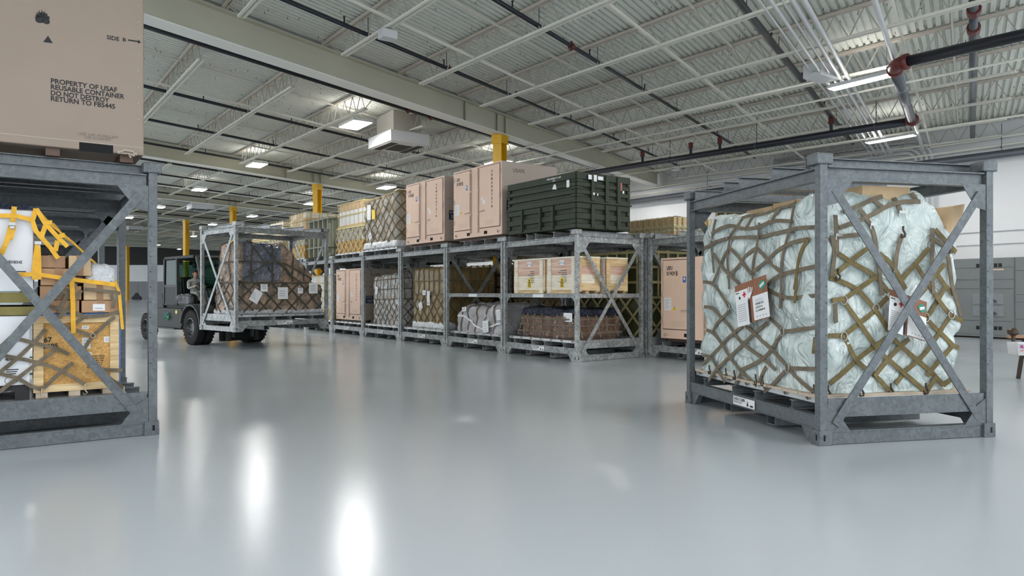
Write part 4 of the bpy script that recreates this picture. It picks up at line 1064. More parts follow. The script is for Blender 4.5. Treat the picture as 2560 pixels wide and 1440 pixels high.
# below: long carton in clear film
pallet(fr, 0.12, 2.68, 0.12, 1.88, 0.38, 'aluminium pallet under the film-wrapped brown carton')
t = carton(fr, 0.42, 0.32, 0.44, 2.45, 1.6, 0.97, plain('shiny_brown_board', (0.55, 0.26, 0.125), 0.45, var=0.12), 'long brown carton under clear film at the bottom of the corner rack')
ld = Lump(0.36, 0.28, 0.445, 2.52, 1.66, 1.0, r=0.05, amp=0.02, cell=0.25, seed=5, amp2=0.05, taper=0.0)
def flare(p):
    w_, n = Lump.surf(ld, p); h = (w_.z-0.445)/0.555; k = 1+0.10*max(0, 0.5-h)**1.2*2.6
    return Vector((1.44+(w_.x-1.44)*k, 0.97+(w_.y-0.97)*(1+0.06*max(0, 0.5-h)*2), w_.z)), n
ld2 = Lump(0.36, 0.28, 0.445, 2.52, 1.66, 1.0); ld2.surf = flare
m = ld2.mb(0.07); solo('film_cover', 'clear plastic film draped over the long brown carton', 'film', fr, (0.36, 0.28, 0.445), m, CLEAR, smooth=True)
m = MB(); 
for tt in [0.12+i*0.26 for i in range(13)]: ld2.line(m, 0.035, (tt, 0.5), (tt+0.03*((int(tt*10)) % 3-1), 1.0), off=0.012)
for z_ in (0.58, 0.74, 0.88): ld2.line(m, 0.035, (-0.2, z_), (3.4, z_+0.02), off=0.016)
solo('cargo_net', 'grey strap net over the film-wrapped brown carton', 'net', fr, (0.36, 0.28, 0.445), m, STRAPG)
ldn = Lump(0.40, 0.30, 0.96, 2.47, 1.62, 1.12, r=0.07, amp=0.05, cell=0.3, seed=9, amp2=0.05)
solo('navy_sheet', 'crumpled navy sheet on top of the long brown carton', 'sheet', fr, (0.4, 0.3, 1.0), ldn.mb(0.06), NAVY, smooth=True)
m = MB(); quad(m, (2.05, 0.255, 0.84), (1, 0, 0), (0, 0, 1), 0.30, 0.20); solo('paper_label', 'white paper label near the corner post on the film-wrapped carton', 'label', fr, (2.05, 0.25, 0.84), m, WHITE)

# ---------------- idx 1: quilted bundle
fr = row(1, 0)
pallet(fr, 0.12, 2.68, 0.12, 1.88, 0.38, 'aluminium pallet under the quilted grey bundle')
def qtop(u, v): return 1.0-0.30*max(0, 0.25-u)/0.25+0.05*math.sin(u*9)
ldq = Lump(0.35, 0.2, 0.44, 2.62, 1.7, 1.12, r=0.16, amp=0.13, cell=0.42, seed=3, amp2=0.03, top=qtop)
film_load(fr, ldq, QUILT, None, 'low grey quilted bundle in film at the bottom of the second rack', '')
m = MB()
for tt in (0.35, 0.72, 1.15, 1.55, 1.95): ldq.line(m, 0.045, (tt-0.08, 0.46), (tt+0.05, 1.4), off=0.012)
solo('cargo_strap', 'dark tan straps running over the quilted grey bundle', 'strap', fr, (0.35, 0.2, 0.44), m, STRAPG)
m = MB(); ldq.line(m, 0.045, (0.1, 0.98), (1.35, 0.55), off=0.03); ldq.line(m, 0.045, (1.35, 0.55), (2.25, 0.72), off=0.03)
solo('cargo_strap', 'white strap crossing the front of the quilted grey bundle', 'strap', fr, (0.35, 0.2, 0.44), m, WHITE)
for (a, z_, w_, h_, l) in ((0.45, 0.98, 0.22, 0.12, 'white paper tag at the top left of the quilted bundle'), (1.48, 0.46, 0.26, 0.3, 'white shipping tag hanging low on the quilted bundle'), (2.1, 0.8, 0.26, 0.26, 'white paper label at the right of the quilted bundle')):
    m = MB(); quad(m, (0.35+a, 0.075, z_), (1, 0, 0.1), (-0.1, 0, 1), w_, h_)
    for i in range(4): quad(m, (0.35+a+0.03, 0.072, z_+0.04+i*h_*0.2), (1, 0, 0.1), (-0.1, 0, 1), w_*0.6, 0.012, 1)
    solo('paper_tag', l, 'label', fr, (0.35+a, 0.07, z_), m, [WHITE, GREYL])

# ---------------- idx 2: brown wrapped load
fr = row(2, 0)
pallet(fr, 0.25, 2.75, 0.05, 1.88, 0.38, 'aluminium pallet under the brown wrapped load')
ldb = Lump(0.62, 0.16, 0.44, 2.66, 1.8, 2.22, r=0.06, amp=0.03, cell=0.5, seed=4, amp2=0.02)
film_load(fr, ldb, BRFILM, STRAPB, 'tall brown film-wrapped load under a dark net in the row', 'dark brown net over the tall brown wrapped load', w=0.035, zmid=1.45, pitch=0.40, gpx=0.3, gpz=0.38)
m = MB(); ls = Lump(0.60, 0.14, 0.44, 2.68, 1.82, 0.62, r=0.04, amp=0.05, cell=0.3, seed=8); solo('film_skirt', 'white film skirt around the foot of the brown wrapped load', 'film', fr, (0.6, 0.14, 0.44), ls.mb(0.07), SKIRT, smooth=True)
for (a, z_, w_, h_, sk, l) in ((1.35, 1.42, 0.2, 0.14, 0.0, 'small white label high on the brown wrapped load'), (1.62, 1.12, 0.17, 0.42, 0.0, 'tall white tag hanging on the brown wrapped load'), (1.18, 0.95, 0.22, 0.22, 0.5, 'tilted white tag on the brown wrapped load')):
    m = MB(); quad(m, (a, 0.09, z_), (1, 0, sk), (-sk, 0, 1), w_, h_); quad(m, (a+0.03, 0.087, z_+0.05), (1, 0, sk), (-sk, 0, 1), w_*0.6, 0.03, 1)
    solo('paper_tag', l, 'label', fr, (a, 0.09, z_), m, [WHITE, GREYL])

# ---------------- idx 3: white film load
fr = row(3, 0)
pallet(fr, 0.2, 2.72, 0.05, 1.88, 0.38, 'aluminium pallet under the white film-wrapped load')
ldw = Lump(0.5, 0.2, 0.44, 2.6, 1.75, 2.1, r=0.1, amp=0.06, cell=0.35, seed=6, amp2=0.03, top=lambda u, v: 0.95+0.05*u)
film_load(fr, ldw, WFILM, STRAPG, 'tall load in crumpled white film under a tan net in the row', 'tan net over the load in crumpled white film', w=0.03, zmid=1.3, pitch=0.34, gpx=0.26, gpz=0.33)
m = MB(); quad(m, (0.85, 0.10, 1.45), (1, 0, 0), (0, 0, 1), 0.2, 0.24); solo('paper_tag', 'white tag on the load in crumpled white film', 'label', fr, (0.85, 0.1, 1.45), m, WHITE)
# idx 5: yellow netted crates
for (i, nm) in ((5, 'beside the lifted rack'), (6, "behind the lifted rack's right end"), (7, 'behind the lifted rack'), (8, 'far end of the row')):
    fr = row(i, 0)
    pallet(fr, 0.12, 2.68, 0.1, 1.9, 0.382, 'aluminium pallet under the yellow netted crates '+nm)
    grid_boxes(fr, 0.3, 0.15, 0.44, 2.6, 1.8, 1.3, 4, 2, 2, [CARDL, WHITE], ('brown or white carton', nm), 'cartons under the net '+nm, seed=i)
    grid_boxes(fr, 0.3, 0.15, 1.32, 2.6, 1.8, 2.15, 7, 2, 1, [PINEY, WHITE], ('upright pale carton', nm), 'upright pale cartons '+nm, seed=i)
    net_on_box(fr, (0.27, 0.12, 0.43, 2.63, 1.83, 2.18), STRAPT, 'pale yellow net over the floor-level cartons '+nm, 0.035, 1.3, 0.38, 0.3, 0.28)

# ---------------- loads on top of the row
fr = row(3, 0)
pallet(fr, 0.15, 2.75, -0.05, 1.9, ZT, 'aluminium pallet under the brown-grey wrapped load on top of the row')
ldt = Lump(0.28, 0.0, ZT+0.06, 2.62, 1.75, ZT+1.85, r=0.08, amp=0.05, cell=0.42, seed=11, amp2=0.03, top=lambda u, v: 0.92+0.08*u)
film_load(fr, ldt, crinkle('khaki_wrapped', (0.33, 0.26, 0.17), 0.3, scale=5, strength=0.5, col2=(0.42, 0.40, 0.37)), STRAPO, 'tall khaki film-wrapped load on top of the row, left of the tan containers', 'dark olive net over the tall khaki load on top of the row', w=0.035, zmid=ZT+1.8, pitch=0.42)
ls = Lump(0.25, -0.03, ZT+0.06, 2.66, 1.78, ZT+0.28, r=0.04, amp=0.06, cell=0.25, seed=2); solo('film_skirt', 'white film skirt around the foot of the khaki load on top of the row', 'film', fr, (0.25, -0.03, ZT+0.06), ls.mb(0.07), SKIRT, smooth=True)
m = MB(); quad(m, (0.85, -0.10, ZT+0.35), (1, 0, 0.6), (-0.6, 0, 1), 0.22, 0.22); quad(m, (0.87, -0.104, ZT+0.44), (1, 0, 0.6), (-0.6, 0, 1), 0.12, 0.08, 1)
solo('paper_tag', 'diamond-shaped white tag low on the khaki load', 'label', fr, (0.85, -0.1, ZT+0.35), m, [WHITE, GREYL])
m = MB(); quad(m, (1.0, -0.09, ZT+1.05), (1, 0, 0), (0, 0, 1), 0.25, 0.3); solo('paper_tag', 'yellow paper high on the khaki load', 'label', fr, (1.0, -0.09, ZT+1.05), m, WARN)
m = MB(); quad(m, (0.62, -0.09, ZT+1.05), (1, 0, 0), (0, 0, 1), 0.3, 0.5); solo('paper_tag', 'large pale paper beside the yellow one on the khaki load', 'label', fr, (0.62, -0.09, ZT+1.05), m, WHITE)

def top_stack(i, k, nm, x0, x1, y0, y1, z0, zm, z1, seed, up=True, lowm=None, upm=None):
    fr = row(i, k)
    pallet(fr, x0-0.05, x1+0.05, y0-0.05, y1+0.05, z0, 'aluminium pallet under the netted boxes '+nm)
    z0 += 0.06
    h = (zm-z0)
    grid_boxes(fr, x0, y0, z0, x1, y1, z0+h*0.5, 2, 2, 1, lowm or [OSB], ('orange-brown crate', nm), 'bottom crates '+nm, name='wooden_crate', seed=seed)
    grid_boxes(fr, x0, y0, z0+h*0.5, x1, y1, zm, 2, 2, 1, [WFILM], ('film-wrapped box', nm), 'film-wrapped boxes '+nm, name='wrapped_box', seed=seed)
    net_on_box(fr, (x0-0.03, y0-0.03, z0, x1+0.03, y1+0.03, zm+0.01), STRAPT, 'tan diamond net on lower boxes '+nm, 0.05, zm, 0.42, 0.3, 0.3)
    if up:
        zu = zm+0.03
        m = MB(); m.box(x0+0.02, y0+0.02, zu, x1-0.02, y1-0.02, zu+0.1); solo('wooden_pallet', 'wooden pallet between netted tiers '+nm, 'pallet', fr, (x0, y0, zu), m, PINE)
        grid_boxes(fr, x0+0.05, y0+0.05, zu+0.10, x1-0.05, y1-0.05, z1, 5, 2, 3, upm or [WHITE, WHITE, CARDL], ('small white box', nm), 'upper boxes '+nm, seed=seed, gap=0.02)
        net_on_box(fr, (x0, y0, zu, x1, y1, z1+0.02), STRAPT, 'tan square net on upper boxes '+nm, 0.045, zu+0.02, 5, 0.36, 0.42)
top_stack(4, 0, 'atop the row left of khaki load', 0.35, 2.7, 0.1, 1.5, ZT, ZT+0.95, ZT+1.85, 21)
top_stack(6, 0, 'atop the row beyond the lifted rack', 0.45, 2.5, 0.1, 1.6, ZT, ZT+1.15, ZT+1.95, 22, upm=[CARDL, PINEY])
top_stack(7, 0, 'atop the row behind the lifted load', 0.4, 2.4, 0.1, 1.6, ZT, ZT+1.1, ZT+1.8, 23, upm=[PINEY, WHITE])
top_stack(8, 0, 'atop the far end of the row', 0.4, 2.4, 0.1, 1.6, ZT, ZT+1.1, ZT+1.75, 24, upm=[PINEY])
# olive drab ribbed container, idx 5
fr = row(5, 0)
t = Thing('ribbed_container', 'olive drab upright container with vertical ribs on top of the row', 'container', fr, (0.35, 0.05, ZT))
m = MB(); m.box(0.4, 0.1, ZT+0.04, 2.7, 1.7, ZT+1.5); t.part('container_body', m, DRAB, bev=0.02)
for x in (0.5, 1.02, 1.5, 1.98, 2.48):
    m = MB(); m.prism([(x-0.1, 0.1, ZT+0.02), (x+0.1, 0.1, ZT+0.02), (x+0.06, -0.02, ZT+0.02), (x-0.06, -0.02, ZT+0.02)], (0, 0, 1.5)); t.part('vertical_rib', m, DRAB, bev=0.01)
for y in (0.2, 0.8, 1.4):
    m = MB(); m.box(2.7, y, ZT+0.02, 2.78, y+0.16, ZT+1.5); t.part('vertical_rib', m, DRAB, bev=0.01)
for z_ in (0.36, 1.42):
    m = MB(); m.box(0.36, -0.05, ZT+z_, 2.78, 1.7, ZT+z_+0.05); t.part('band', m, DRAB)
# second-row tops: olive crates netted behind the drab container, and the two near the wall
def olive_stack(i, k, nm, x0, x1, y0, y1, z0, z1, nx, nz, mats, strap, seed, dia=None, gp=(0.36, 0.36), pal=True):
    fr = row(i, k)
    if pal: pallet(fr, x0-0.05, x1+0.05, y0-0.05, y1+0.05, z0, 'aluminium pallet under the netted crates '+nm)
    z0 += 0.06
    grid_boxes(fr, x0, y0, z0, x1, y1, z1, nx, 2, nz, mats, ('netted crate', nm), 'netted crates '+nm, name='crate', seed=seed)
    net_on_box(fr, (x0-0.03, y0-0.03, z0, x1+0.03, y1+0.03, z1+0.01), strap, 'tan strap net over the crates '+nm, 0.06, dia if dia else z0+0.02, 0.5 if dia else 9, gp[0], gp[1])
olive_stack(4, 1, 'behind the olive drab container', 0.2, 2.5, 0.2, 1.8, ZT, ZT+1.6, 2, 2, [OLIVE], STRAPT, 31)
olive_stack(5, 1, 'beside the second yellow column', 0.2, 2.6, 0.2, 1.8, ZT, ZT+1.75, 4, 3, [OLIVE, CARDL], STRAPT, 32)
olive_stack(6, 1, 'far back above the lifted rack', 0.2, 2.6, 0.2, 1.8, ZT, ZT+1.9, 4, 3, [CARDL, PINEY], STRAPT, 33)
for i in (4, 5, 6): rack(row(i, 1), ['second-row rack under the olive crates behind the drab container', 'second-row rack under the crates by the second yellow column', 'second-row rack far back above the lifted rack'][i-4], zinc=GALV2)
olive_stack(-1, 2, 'near the wall, olive ones', 0.1, 2.3, 0.2, 1.6, ZT, ZT+0.68, 4, 2, [OLIVE], STRAPT, 34, gp=(0.27, 0.3))
olive_stack(0, 2, 'near the wall, small yellow ones', 0.1, 1.75, 0.0, 1.7, ZT, ZT+0.62, 6, 3, [CARDL, PINEY, CARDL], STRAPT, 35, gp=(0.2, 0.28))
# second-row inner loads
olive_stack(0, 1, 'behind the corner rack', 0.25, 2.7, 0.15, 1.85, 0.38, 2.5, 2, 4, [OLIVE], STRAPT, 41, dia=1.38, gp=(0.34, 0.36))
olive_stack(1, 1, 'behind the quilted bundle', 0.15, 2.7, 0.15, 1.85, 0.38, 2.35, 3, 3, [BRFILM, CARDL], STRAPB, 42, dia=1.3)
olive_stack(2, 1, 'behind the brown wrapped load', 0.15, 2.7, 0.15, 1.85, 0.38, 2.35, 3, 3, [CARD, CARDL], STRAPB, 43, dia=1.3)

olive_stack(4, 1, 'inside the rack behind the tan floor container', 0.2, 2.6, 0.2, 1.8, 0.38, 2.45, 2, 2, [OLIVE], STRAPT, 44)
olive_stack(5, 1, 'inside the rear rack by the second column', 0.2, 2.6, 0.2, 1.8, 0.38, 2.45, 2, 2, [CARD], STRAPT, 45)
olive_stack(6, 1, 'inside the rear rack beyond the lifted load', 0.2, 2.6, 0.2, 1.8, 0.38, 2.45, 2, 2, [CARD], STRAPT, 46)

# ================================================================== BIG PALE WRAPPED LOAD (right rack)
def ray_local(fr, u, v, ax, val):
    """where the sight line of a measured picture point meets the plane ax = val of a frame (used to take sizes off the photograph)"""
    Ri = fr.R.inverted(); o = Ri @ (Vector((0, 0, CAMZ))-fr.O); d = Ri @ Vector(((u-1280)/FPX, 1, (HORY-v)/FPX))
    t = (val-o[ax])/d[ax]; return o+d*t
fr = F_RIGHT
pallet(fr, 0.12, 2.72, 0.1, 1.92, 0.382, 'aluminium pallet under the big pale wrapped load')
m = MB()
for i in range(9): m.box(0.16+i*0.285, 0.07, 0.442, 0.16+i*0.285+0.27, 1.93, 0.468)
solo('cardboard_sheet', 'thin brown board sheets between the pallet and the big pale load', 'sheet', fr, (0.16, 0.07, 0.442), m, PALW)
def htop(u, v):
    t = 0.955+0.035*math.sin(u*7+1)*0.7+0.05*v
    t *= 1-0.10*max(0, 0.14-u)/0.14
    if v > 0.74: t -= (v-0.74)/0.26*0.24
    return t
H = Lump(0.25, 0.15, 0.47, 2.62, 1.84, 2.50, r=0.09, amp=0.07, cell=0.50, seed=2, amp2=0.05, top=htop)
_hs = Lump.surf
def hsurf(p):
    w, n = _hs(H, p)
    # loose folds and small bags
    f = noise.noise(Vector((w.x*7+2*noise.noise(w*2.0), w.y*7, w.z*3.2)))
    f2 = abs(noise.noise(Vector((w.x*4.1+9, w.y*4.1, w.z*4.6))))
    v1 = noise.voronoi(Vector((w.x*4.5, w.y*4.5, w.z*3.4))+Vector((0.4*f, 0.3*f2, 0)))[0]
    return w+n*(0.010*f-0.03*f2-0.045*v1[0]+0.03), n
H.surf = hsurf
solo('wrapped_load', 'big lumpy load wrapped in pale green plastic film under a brown net, right rack', 'wrapped load', fr, (0.25, 0.15, 0.47), H.mb(0.035), FILM, smooth=True)
m = MB()
for i, (a, b) in enumerate(((0.35, 0.95), (0.97, 1.5), (1.52, 2.1), (2.12, 2.58))): m.box(a, 0.72, 2.2, b, 1.30, 2.59+0.02*(i % 2))
solo('carton_row', 'row of brown cartons peeking over the top of the big pale load', 'box', fr, (0.35, 0.85, 2.2), m, CARDL)
m = MB(); m.prism([(2.66, 1.72, 1.95), (2.60, 1.80, 1.9), (2.60, 1.93, 2.25), (2.60, 1.97, 2.45), (2.60, 1.82, 2.42), (2.60, 1.74, 2.2)], (-0.35, 0, 0)); solo('torn_cardboard', 'torn brown cardboard sticking up at the right end of the big pale load', 'cardboard', fr, (2.6, 1.75, 1.95), m, CARDL)
def to_face(face, u, v):
    if face == 'f': p = ray_local(fr, u, v, 1, 0.10); return ('f', min(max(p.x, 0.25), 2.62), p.z)
    p = ray_local(fr, u, v, 0, 2.68); return ('r', min(max(p.y, 0.15), 1.80), p.z)
def face_surf(face, a, z):
    if face == 'f': u_, v_ = (a-0.25)/2.37, 0.0
    else: u_, v_ = 1.0, (a-0.15)/1.65
    k = htop(u_, v_); zi = min(0.47+(z-0.47)/k, 2.499)
    return hsurf((a, 0.15, zi)) if face == 'f' else hsurf((2.62, a, zi))
def strap_px(m, face, pts, sx, ox, oy, w=0.042, off=0.028, th=0.008):
    q = []
    for (x, y) in pts:
        _, a, z = to_face(face, ox+x/sx, oy+y/sx); q.append(Vector((a, z, 0)))
    ps = []; ns = []
    for i in range(len(q)-1):
        n = max(2, int((q[i+1]-q[i]).length/0.05))
        for k in range(n):
            r = q[i].lerp(q[i+1], k/n); a, nn = face_surf(face, r.x, r.y); ps.append(a+nn*off); ns.append(nn)
    a, nn = face_surf(face, q[-1].x, q[-1].y); ps.append(a+nn*off); ns.append(nn)
    # smooth so the strap bridges the hollows
    for _ in range(10): ps = [ps[0]]+[(ps[i-1]+ps[i]*2+ps[i+1])/4 for i in range(1, len(ps)-1)]+[ps[-1]]
    n0 = Vector((0, -1, 0)) if face == 'f' else Vector((1, 0, 0))
    m.ribbon(ps, [n0+x*0.3 for x in ns], w, th)
A_ = (2.482, 1560, 360); B_ = (2.483, 2040, 360)
FR = [[(500, 650), (560, 610), (620, 590), (700, 578), (830, 580), (900, 565), (1000, 540), (1100, 515), (1185, 515)],
      [(565, 555), (600, 515), (640, 500), (720, 520), (770, 530), (850, 520), (880, 490), (930, 470), (1040, 480)],
      [(560, 680), (650, 800), (740, 890)], [(560, 860), (600, 760), (665, 650)], [(665, 640), (730, 720), (810, 805)], [(650, 830), (760, 700), (830, 640)],
      [(840, 650), (900, 715), (985, 790)], [(830, 790), (900, 720), (1030, 610), (1150, 590)], [(890, 880), (960, 810), (1060, 790), (1185, 760)],
      [(500, 855), (570, 860), (620, 930), (670, 1010)], [(1185, 940), (1090, 955), (1000, 960), (895, 900)],
      [(510, 1010), (550, 1000), (640, 1110), (740, 1240), (840, 1320), (940, 1400)], [(500, 1155), (545, 1160), (600, 1230), (740, 1410)], [(545, 1160), (600, 1100), (670, 1030)],
      [(500, 1370), (540, 1310), (640, 1210), (740, 1130)], [(590, 1400), (700, 1290), (790, 1200), (890, 1110)], [(760, 1130), (830, 1180), (900, 1240), (1025, 1385)],
      [(740, 1400), (830, 1350), (920, 1290), (990, 1165)], [(900, 1080), (990, 1165)], [(990, 1165), (1090, 1150), (1185, 1140)], [(1025, 1390), (1185, 1400)], [(500, 1310), (545, 1310), (600, 1400)],
      [(1025, 1390), (940, 1480), (870, 1540)], [(1025, 1390), (1100, 1480), (1180, 1560)], [(600, 1400), (640, 1480)], [(590, 1400), (540, 1470)], [(740, 1410), (700, 1490)], [(740, 1410), (830, 1510)], [(880, 1380), (830, 1510)]]
FV = [[(570, 480), (560, 590)], [(730, 450), (700, 520), (665, 570)], [(805, 460), (780, 520)], [(1070, 390), (1040, 450), (1020, 530), (985, 800), (975, 1020)], [(850, 490), (840, 560), (830, 640), (815, 840)],
      [(550, 600), (552, 700), (558, 800)], [(668, 580), (655, 720), (665, 900)], [(960, 410), (930, 470)], [(720, 430), (860, 400), (960, 385), (1070, 375)]]
FO = [[(1145, 590), (1100, 720), (1070, 830), (1045, 905)], [(1070, 850), (1095, 910), (1090, 985)], [(1185, 1200), (1160, 1300)]]
RO = [[(110, 810), (200, 740), (310, 650)], [(120, 680), (250, 750), (370, 810), (450, 920)], [(90, 830), (250, 880), (330, 970), (430, 1160)], [(190, 960), (280, 890), (370, 820)], [(180, 1190), (300, 1090), (450, 950)],
      [(180, 970), (280, 1130), (350, 1250), (400, 1300)], [(520, 860), (600, 760), (690, 660)], [(400, 680), (470, 730), (560, 900)], [(620, 950), (700, 870), (800, 760)], [(730, 550), (800, 610), (870, 690)],
      [(610, 730), (720, 940), (820, 1070)], [(730, 780), (820, 920), (870, 960)], [(690, 1085), (760, 1170), (840, 1255)], [(700, 1080), (750, 990), (810, 900)], [(820, 1070), (885, 1105)], [(840, 1255), (770, 1340), (690, 1440)],
      [(460, 1190), (600, 1310), (740, 1440), (800, 1500)], [(350, 1440), (460, 1330), (580, 1210)], [(560, 1420), (700, 1290), (820, 1080)], [(400, 1300), (490, 1360), (600, 1460), (670, 1540)], [(160, 1430), (300, 1310), (430, 1200)],
      [(180, 1190), (240, 1350), (380, 1440), (470, 1540)], [(840, 1255), (890, 1270)], [(560, 1430), (500, 1490)], [(740, 1440), (670, 1540)], [(90, 1490), (160, 1430)], [(80, 1190), (180, 1190)], [(80, 970), (190, 960)], [(600, 1150), (690, 1085)], [(870, 1440), (800, 1500)]]
RT = [[(80, 590), (160, 570), (280, 560)], [(150, 520), (280, 470), (340, 450), (480, 365), (560, 350), (640, 360)], [(180, 420), (260, 395), (370, 340), (440, 300)], [(125, 440), (130, 560), (110, 680)],
      [(285, 400), (340, 500), (370, 620), (400, 940)], [(520, 290), (545, 420)], [(610, 300), (630, 360)], [(545, 560), (510, 640), (485, 800)], [(710, 540), (712, 740), (710, 940)], [(800, 640), (825, 760), (840, 880), (880, 1070)],
      [(95, 570), (95, 820)], [(690, 590), (780, 640), (860, 690)], [(110, 990), (135, 1110)], [(370, 340), (420, 390)]]
m = MB()
for p in FR: strap_px(m, 'f', p, *A_)
for p in FV: strap_px(m, 'f', p, *A_, w=0.036, off=0.028)
m2 = MB()
for p in FO: strap_px(m2, 'f', p, *A_, w=0.045, off=0.035)
for p in RO: strap_px(m2, 'r', p, *B_, w=0.048)
for p in RT: strap_px(m, 'r', p, *B_, w=0.045, off=0.03)
t = Thing('cargo_net', 'brown strap net with rings stretched over the big pale wrapped load', 'net', fr, (0.25, 0.15, 0.47))
t.part('grey_brown_straps', m, STRAPG); t.part('olive_straps', m2, STRAPO, label='olive strap runs')
for (face, S, x, y) in [('r', B_, 180, 970), ('r', B_, 365, 1020), ('r', B_, 690, 1085), ('r', B_, 820, 1068), ('r', B_, 175, 1195), ('f', A_, 670, 1010), ('f', A_, 1025, 1388), ('f', A_, 990, 1165)]:
    _, a, z = to_face(face, S[1]+x/S[0], S[2]+y/S[0]); c, n = face_surf(face, a, z)
    n0 = Vector((0, -1, 0)) if face == 'f' else Vector((1, 0, 0)); c = c+n0*0.045
    sd = Vector((1, 0, 0)) if face == 'f' else Vector((0, 1, 0)); m = MB()
    m.tube([c+sd*0.036*math.cos(k*PI/7)+Vector((0, 0, 0.045*math.sin(k*PI/7))) for k in range(15)], 0.006, 6, caps=False); t.part('ring', m, STEELB, smooth=True)
for (face, S, x, y) in [('f', A_, 835, 570), ('f', A_, 1025, 530), ('f', A_, 665, 565), ('f', A_, 558, 590), ('r', B_, 335, 500), ('r', B_, 130, 565), ('r', B_, 545, 420)]:
    _, a, z = to_face(face, S[1]+x/S[0], S[2]+y/S[0]); c, n = face_surf(face, a, z)
    n0 = Vector((0, -1, 0)) if face == 'f' else Vector((1, 0, 0)); sd = Vector((1, 0, 0)) if face == 'f' else Vector((0, 1, 0)); c = c+n0*0.045; m = MB()
    m.beam(c-sd*0.035+n0*0.005, c+sd*0.035+n0*0.005, 0.012, 0.03); m.beam(c-sd*0.03, c-sd*0.03+Vector((0, 0, -0.05)), 0.01, 0.012); t.part('buckle', m, STEELB)
for (face, S, x, y) in [('r', B_, 270, 1545), ('r', B_, 470, 1545), ('r', B_, 665, 1535), ('f', A_, 640, 1480), ('f', A_, 700, 1490), ('f', A_, 830, 1520), ('f', A_, 545, 1470), ('f', A_, 1175, 1570), ('f', A_, 870, 1540), ('r', B_, 130, 810), ('r', B_, 545, 545), ('r', B_, 815, 665), ('r', B_, 80, 1560)]:
    _, a, z = to_face(face, S[1]+x/S[0], S[2]+y/S[0]); z = max(z, 0.50); c, n = face_surf(face, a, z)
    n0 = Vector((0, -1, 0)) if face == 'f' else Vector((1, 0, 0)); sd = Vector((1, 0, 0)) if face == 'f' else Vector((0, 1, 0)); c = c+n0*0.04; m = MB()
    m.tube([c+Vector((0, 0, 0.06)), c+Vector((0, 0, 0.02)), c+sd*0.025+Vector((0, 0, -0.02)), c+sd*0.02+Vector((0, 0, -0.05)), c-sd*0.015+Vector((0, 0, -0.055)), c-sd*0.02+Vector((0, 0, -0.02))], 0.011, 6); t.part('hook', m, HOOKD, smooth=True)

